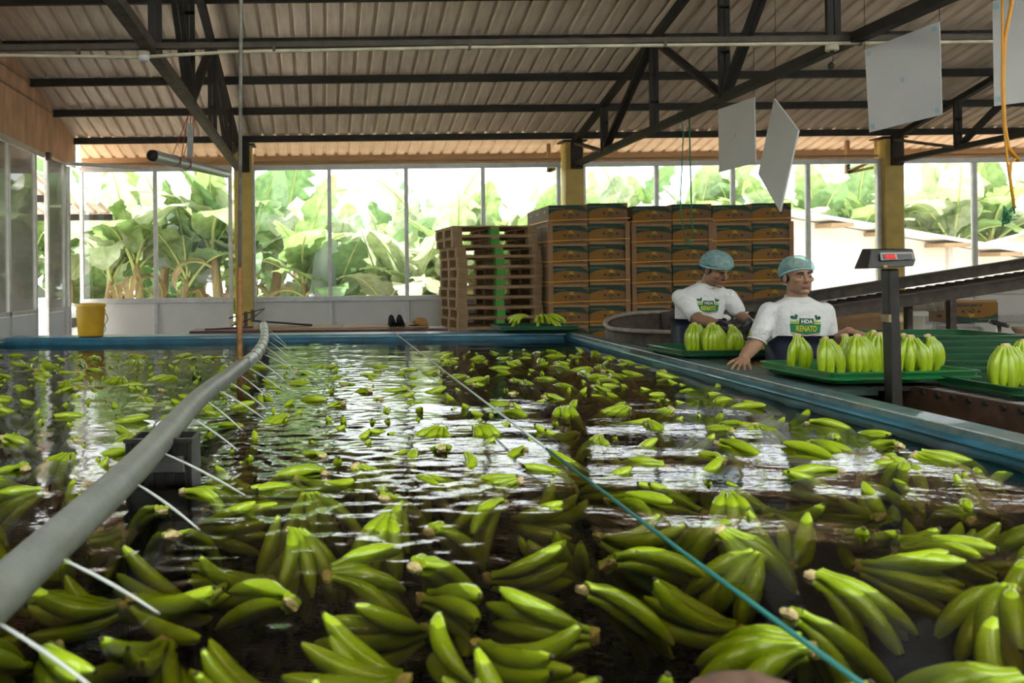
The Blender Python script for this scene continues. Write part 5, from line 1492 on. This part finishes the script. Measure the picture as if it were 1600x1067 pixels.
def logo(shirt, me_world, cen, right, up, sc, root):
    bvh = BVHTree.FromPolygons([v.co.copy() for v in me_world.vertices], [tuple(p.vertices) for p in me_world.polygons])
    right = Vector(right).normalized(); up = Vector(up).normalized(); fwd = right.cross(up)   # towards the viewer
    def stamp(nm, b, m, off, cuts=2):
        v, f = subdiv(b, cuts); out = []
        for p in v:
            q = Vector(cen) + right * p[0] * sc + up * p[1] * sc
            hit = bvh.ray_cast(q + fwd * 0.5, -fwd)
            out.append((hit[0] if hit[0] is not None else q) + fwd * off - root.location)
        x = MB(); x.add(out, f); me = x.mesh(nm, m)
        inst(nm, me, shirt, (0, 0, 0))
    def poly(pts): return MB().add([Vector((x, y, 0)) for x, y in pts], [tuple(range(len(pts)))])
    stamp('logo_stripe', poly([(-.085, -.052), (0, -.068), (.085, -.052), (.085, -.047), (0, -.063), (-.085, -.047)][0:6]), RD, .0015)
    stamp('logo_banner', poly([(-.092, .012), (.092, .012), (.086, -.042), (0, -.058), (-.086, -.042)]), G1, .002, 4)
    stamp('logo_badge', poly([(-.046, .010), (.046, .010), (.042, .046), (-.042, .046)]), G2, .0025, 3)
    for s in (-1, 1):
        stamp('logo_banana', poly([(s*.044, .014), (s*.088, .016), (s*.092, .03), (s*.07, .026), (s*.05, .036)]), G3, .003)
        stamp('logo_leaf', poly([(s*.058, .034), (s*.05, .062), (s*.062, .072), (s*.07, .05)]), G2, .0032)
        stamp('logo_leaf', poly([(s*.064, .036), (s*.072, .06), (s*.09, .06), (s*.088, .042)]), G2, .0034)
    t = text_poly('RENATO', 0.050); t.v = [(x * 0.62, y - .034, z) for x, y, z in t.v]; stamp('logo_lettering', t, YL, .0045, 1)
    t = text_poly('HDA', 0.032); t.v = [(x, y + .016, z) for x, y, z in t.v]; stamp('logo_lettering', t, WH, .0045, 1)

def worker(label, base, rings, arms, headM, hs, msk, ml, lids, net, logo_args, apron, glove):
    root = thing('person', label, 'person', base)
    b = MB(); head_skin(b, headM, hs)
    nb_ = Vector((rings[-1][1], rings[-1][2], rings[-1][0] - 0.04)); nt_ = headM @ Vector((0, .022, -.05))
    limb(b, [nb_ - Vector((0, 0, .04)), nb_.lerp(nt_, .5), nt_], [.066, .056, .055])
    torso(b, [(z, x, y, a * .88, d * .86) for z, x, y, a, d in rings[:-1]])
    for s in (-1, 1): limb(b, [(base[0] + s * .09, base[1], rings[0][0] + .03), (base[0] + s * .10, base[1] - .01, .5), (base[0] + s * .10, base[1] + .01, .1)], [.085, .06, .045])
    gl = MB()
    for (sh_, el, wr, hd, dn, curl, spr, sg) in arms:
        limb(b, [sh_, (Vector(sh_) + Vector(el)) / 2 + Vector((0, .006, 0)), el, (Vector(el) * .62 + Vector(wr) * .38), wr], [.046, .046, .043, .043, .029])
        hand(gl if glove else b, wr, hd, dn, curl, spr, sg)
        if glove: limb(gl, [Vector(wr) * 1.12 - Vector(el) * .12, Vector(wr) * .8 + Vector(el) * .2], [.034, .040])
    body = put(remesh(b, .0045, 4, .4), 'body', msk, root)
    if glove: put(remesh(gl, .005, 2, .3), 'gloves', M_glove, root)
    face_parts(headM, root, ml, lids, msk)
    hairnet(headM, root, *net)
    s = MB(); torso(s, rings)
    for (sh_, el, *_) in arms:
        sh_, el = Vector(sh_), Vector(el); h_ = sh_.lerp(el, .70)
        limb(s, [sh_ + Vector((0, 0, -.005)), sh_.lerp(el, .4), h_], [.064, .062, .058])
    sm = remesh(s, .008, 5, .5)
    wm = sm.copy()
    shirt = put(sm, 'shirt', M_shirt, root)
    c = rings[-1]
    col = MB(); col.tube([(c[1] + .068 * math.cos(2*PI*k/24), c[2] - .012 + .070 * math.sin(2*PI*k/24), c[0] - .012 + .020 * math.sin(2*PI*k/24)) for k in range(25)], .009, 8)
    col.v = [tuple(Vector(p) - root.location) for p in col.v]
    inst('collar', col.mesh('collar', M_shirt, smooth=True), shirt, (0, 0, 0))
    for (sh_, el, *_) in arms:
        sh_, el = Vector(sh_), Vector(el); h_ = sh_.lerp(el, .70); d = (el - sh_).normalized(); u = d.orthogonal().normalized(); v = d.cross(u)
        hm = MB(); hm.tube([h_ + d * .052 + (u * math.cos(2*PI*k/20) + v * math.sin(2*PI*k/20)) * .052 - root.location for k in range(21)], .007, 6)
        inst('sleeve_hem', hm.mesh('sleeve_hem', M_shirt, smooth=True), shirt, (0, 0, 0))
    logo(shirt, wm, *logo_args, root)
    # apron: front shell round the body
    ztop, wrap, cut = apron; n = 20; vs = []; zs = [0.45, 0.7, 0.95, 1.08, ztop - .06, ztop]
    def ringat(z):
        for r0, r1 in zip(rings[:-1], rings[1:]):
            if r0[0] <= z <= r1[0]:
                f = (z - r0[0]) / (r1[0] - r0[0]); return [p + (q - p) * f for p, q in zip(r0, r1)]
        return rings[0] if z < rings[0][0] else rings[-1]
    for lay in (0.020, 0.026):
        for z in zs:
            _, x, y, a, d = ringat(z)
            if z < rings[0][0]: a, d = a + .06 * (rings[0][0] - z), d + .06 * (rings[0][0] - z)
            wr_ = wrap if z < ztop - .01 else wrap * cut
            for k in range(n + 1):
                t = -PI / 2 - R(wr_) + 2 * R(wr_) * k / n
                c_, s_ = math.cos(t), math.sin(t); e = .82
                vs.append((x + (a + lay) * math.copysign(abs(c_) ** e, c_), y + (d + lay) * math.copysign(abs(s_) ** e, s_), z))
    m = len(zs); w_ = n + 1; fs = []
    for L_ in range(2):
        o_ = L_ * m * w_
        for i in range(m - 1):
            for k in range(n):
                q = (o_+i*w_+k, o_+i*w_+k+1, o_+(i+1)*w_+k+1, o_+(i+1)*w_+k); fs.append(q if L_ else q[::-1])
    for k in range(n): fs.append(((m-1)*w_+k, (m-1)*w_+k+1, m*w_+(m-1)*w_+k+1, m*w_+(m-1)*w_+k))
    MB().add(vs, fs).build('apron', M_apron, root, True)
    tr_ = MB()
    for s_ in (-1, 1):
        limb(tr_, [(base[0] + s_ * .09, base[1], rings[0][0] + .06), (base[0] + s_ * .10, base[1] - .01, .5), (base[0] + s_ * .10, base[1] + .01, .12)], [.11, .085, .075])
        bt = MB(); bt.ball((base[0] + s_ * .10, base[1] - .06, .05), (.048, .13, .05), n=14, m=8); bt.tube([(base[0] + s_ * .10, base[1] + .01, .04), (base[0] + s_ * .10, base[1] + .01, .28)], .075, 14)
        bt.build('boot', M_boot, root, True)
    put(remesh(tr_, .012, 4), 'trousers', M_pants, root)
    return root

# worker in front, looking to the right of the picture
Yp = 4.97; Xp = 2.965
rings1 = [(.93, Xp, Yp, .172, .125), (1.08, Xp, Yp, .168, .122), (1.20, Xp, Yp, .172, .122), (1.30, Xp, Yp, .184, .122), (1.365, Xp - .003, Yp, .182, .112), (1.405, Xp - .006, Yp - .005, .140, .092), (1.435, Xp - .008, Yp - .01, .080, .072), (1.447, Xp - .008, Yp - .01, .064, .060)]
hM1 = Matrix.Translation((2.945, 4.93, 1.572)) @ Matrix.Rotation(R(-4), 4, 'Z') @ Matrix.Rotation(R(-3), 4, 'Y') @ Matrix.Scale(.955, 4)
arms1 = [((2.795, 4.975, 1.358), (2.695, 4.95, 1.165), (2.525, 4.775, 1.092), (-.50, -.76, -.28), (-.15, -.2, -1), 0.18, 0.20, -1),
         ((3.135, 4.985, 1.352), (3.185, 5.01, 1.13), (3.20, 4.84, 1.235), (.1, -.9, -.1), (0, 0, -1), 0.25, 0.1, 1)]
cen1 = at(1260, 509, 4.85)
worker('man with blue hairnet and white logo shirt leaning one hand on the tank rim', (Xp, Yp, 0), rings1, arms1, hM1, .955, M_sk, M_lip, False,
       (.102, .116, .086, .050, -.018, .05, 1), (cen1, Vector((1, .10, -.03)), Vector((.03, 0, 1)), .98), (1.212, 95, .62), False)
# bowed worker behind
Yq = 6.06; Xq = 2.86
rings2 = [(.95, Xq, Yq, .168, .13), (1.12, Xq, Yq, .162, .125), (1.26, Xq, Yq - .005, .166, .125), (1.36, Xq + .01, Yq - .015, .180, .125), (1.44, Xq + .02, Yq - .03, .186, .118), (1.485, Xq + .03, Yq - .045, .150, .10), (1.515, Xq + .035, Yq - .06, .090, .080), (1.528, Xq + .036, Yq - .065, .066, .062)]
hM2 = Matrix.Translation((2.925, 5.90, 1.622)) @ Matrix.Rotation(R(16), 4, 'Z') @ Matrix.Rotation(R(23), 4, 'X') @ Matrix.Scale(.95, 4)
w1 = at(1135, 512, 5.62); w2 = at(1174, 508, 5.68)
arms2 = [((2.715, 6.03, 1.425), tuple(at(1089, 497, 5.86)), tuple(w1), tuple(at(1158, 521, 5.52) - w1), (.1, .1, -1), 0.45, 0.05, 1),
         ((3.06, 6.0, 1.425), tuple(at(1157, 493, 5.95)), tuple(w2), tuple(at(1157, 524, 5.50) - w2), (-.1, .1, -1), 0.45, 0.05, -1)]
cen2 = at(1110, 479, 5.9)
worker('man with blue hairnet and black gloves bowing over the rear tray', (Xq, Yq, 0), rings2, arms2, hM2, .95, M_sk2, M_lip2, True,
       (.116, .128, .105, .045, .0, .045, 2), (cen2, Vector((1, .28, 0)), Vector((0, -.15, 1)), .88), (1.262, 125, .96), True)
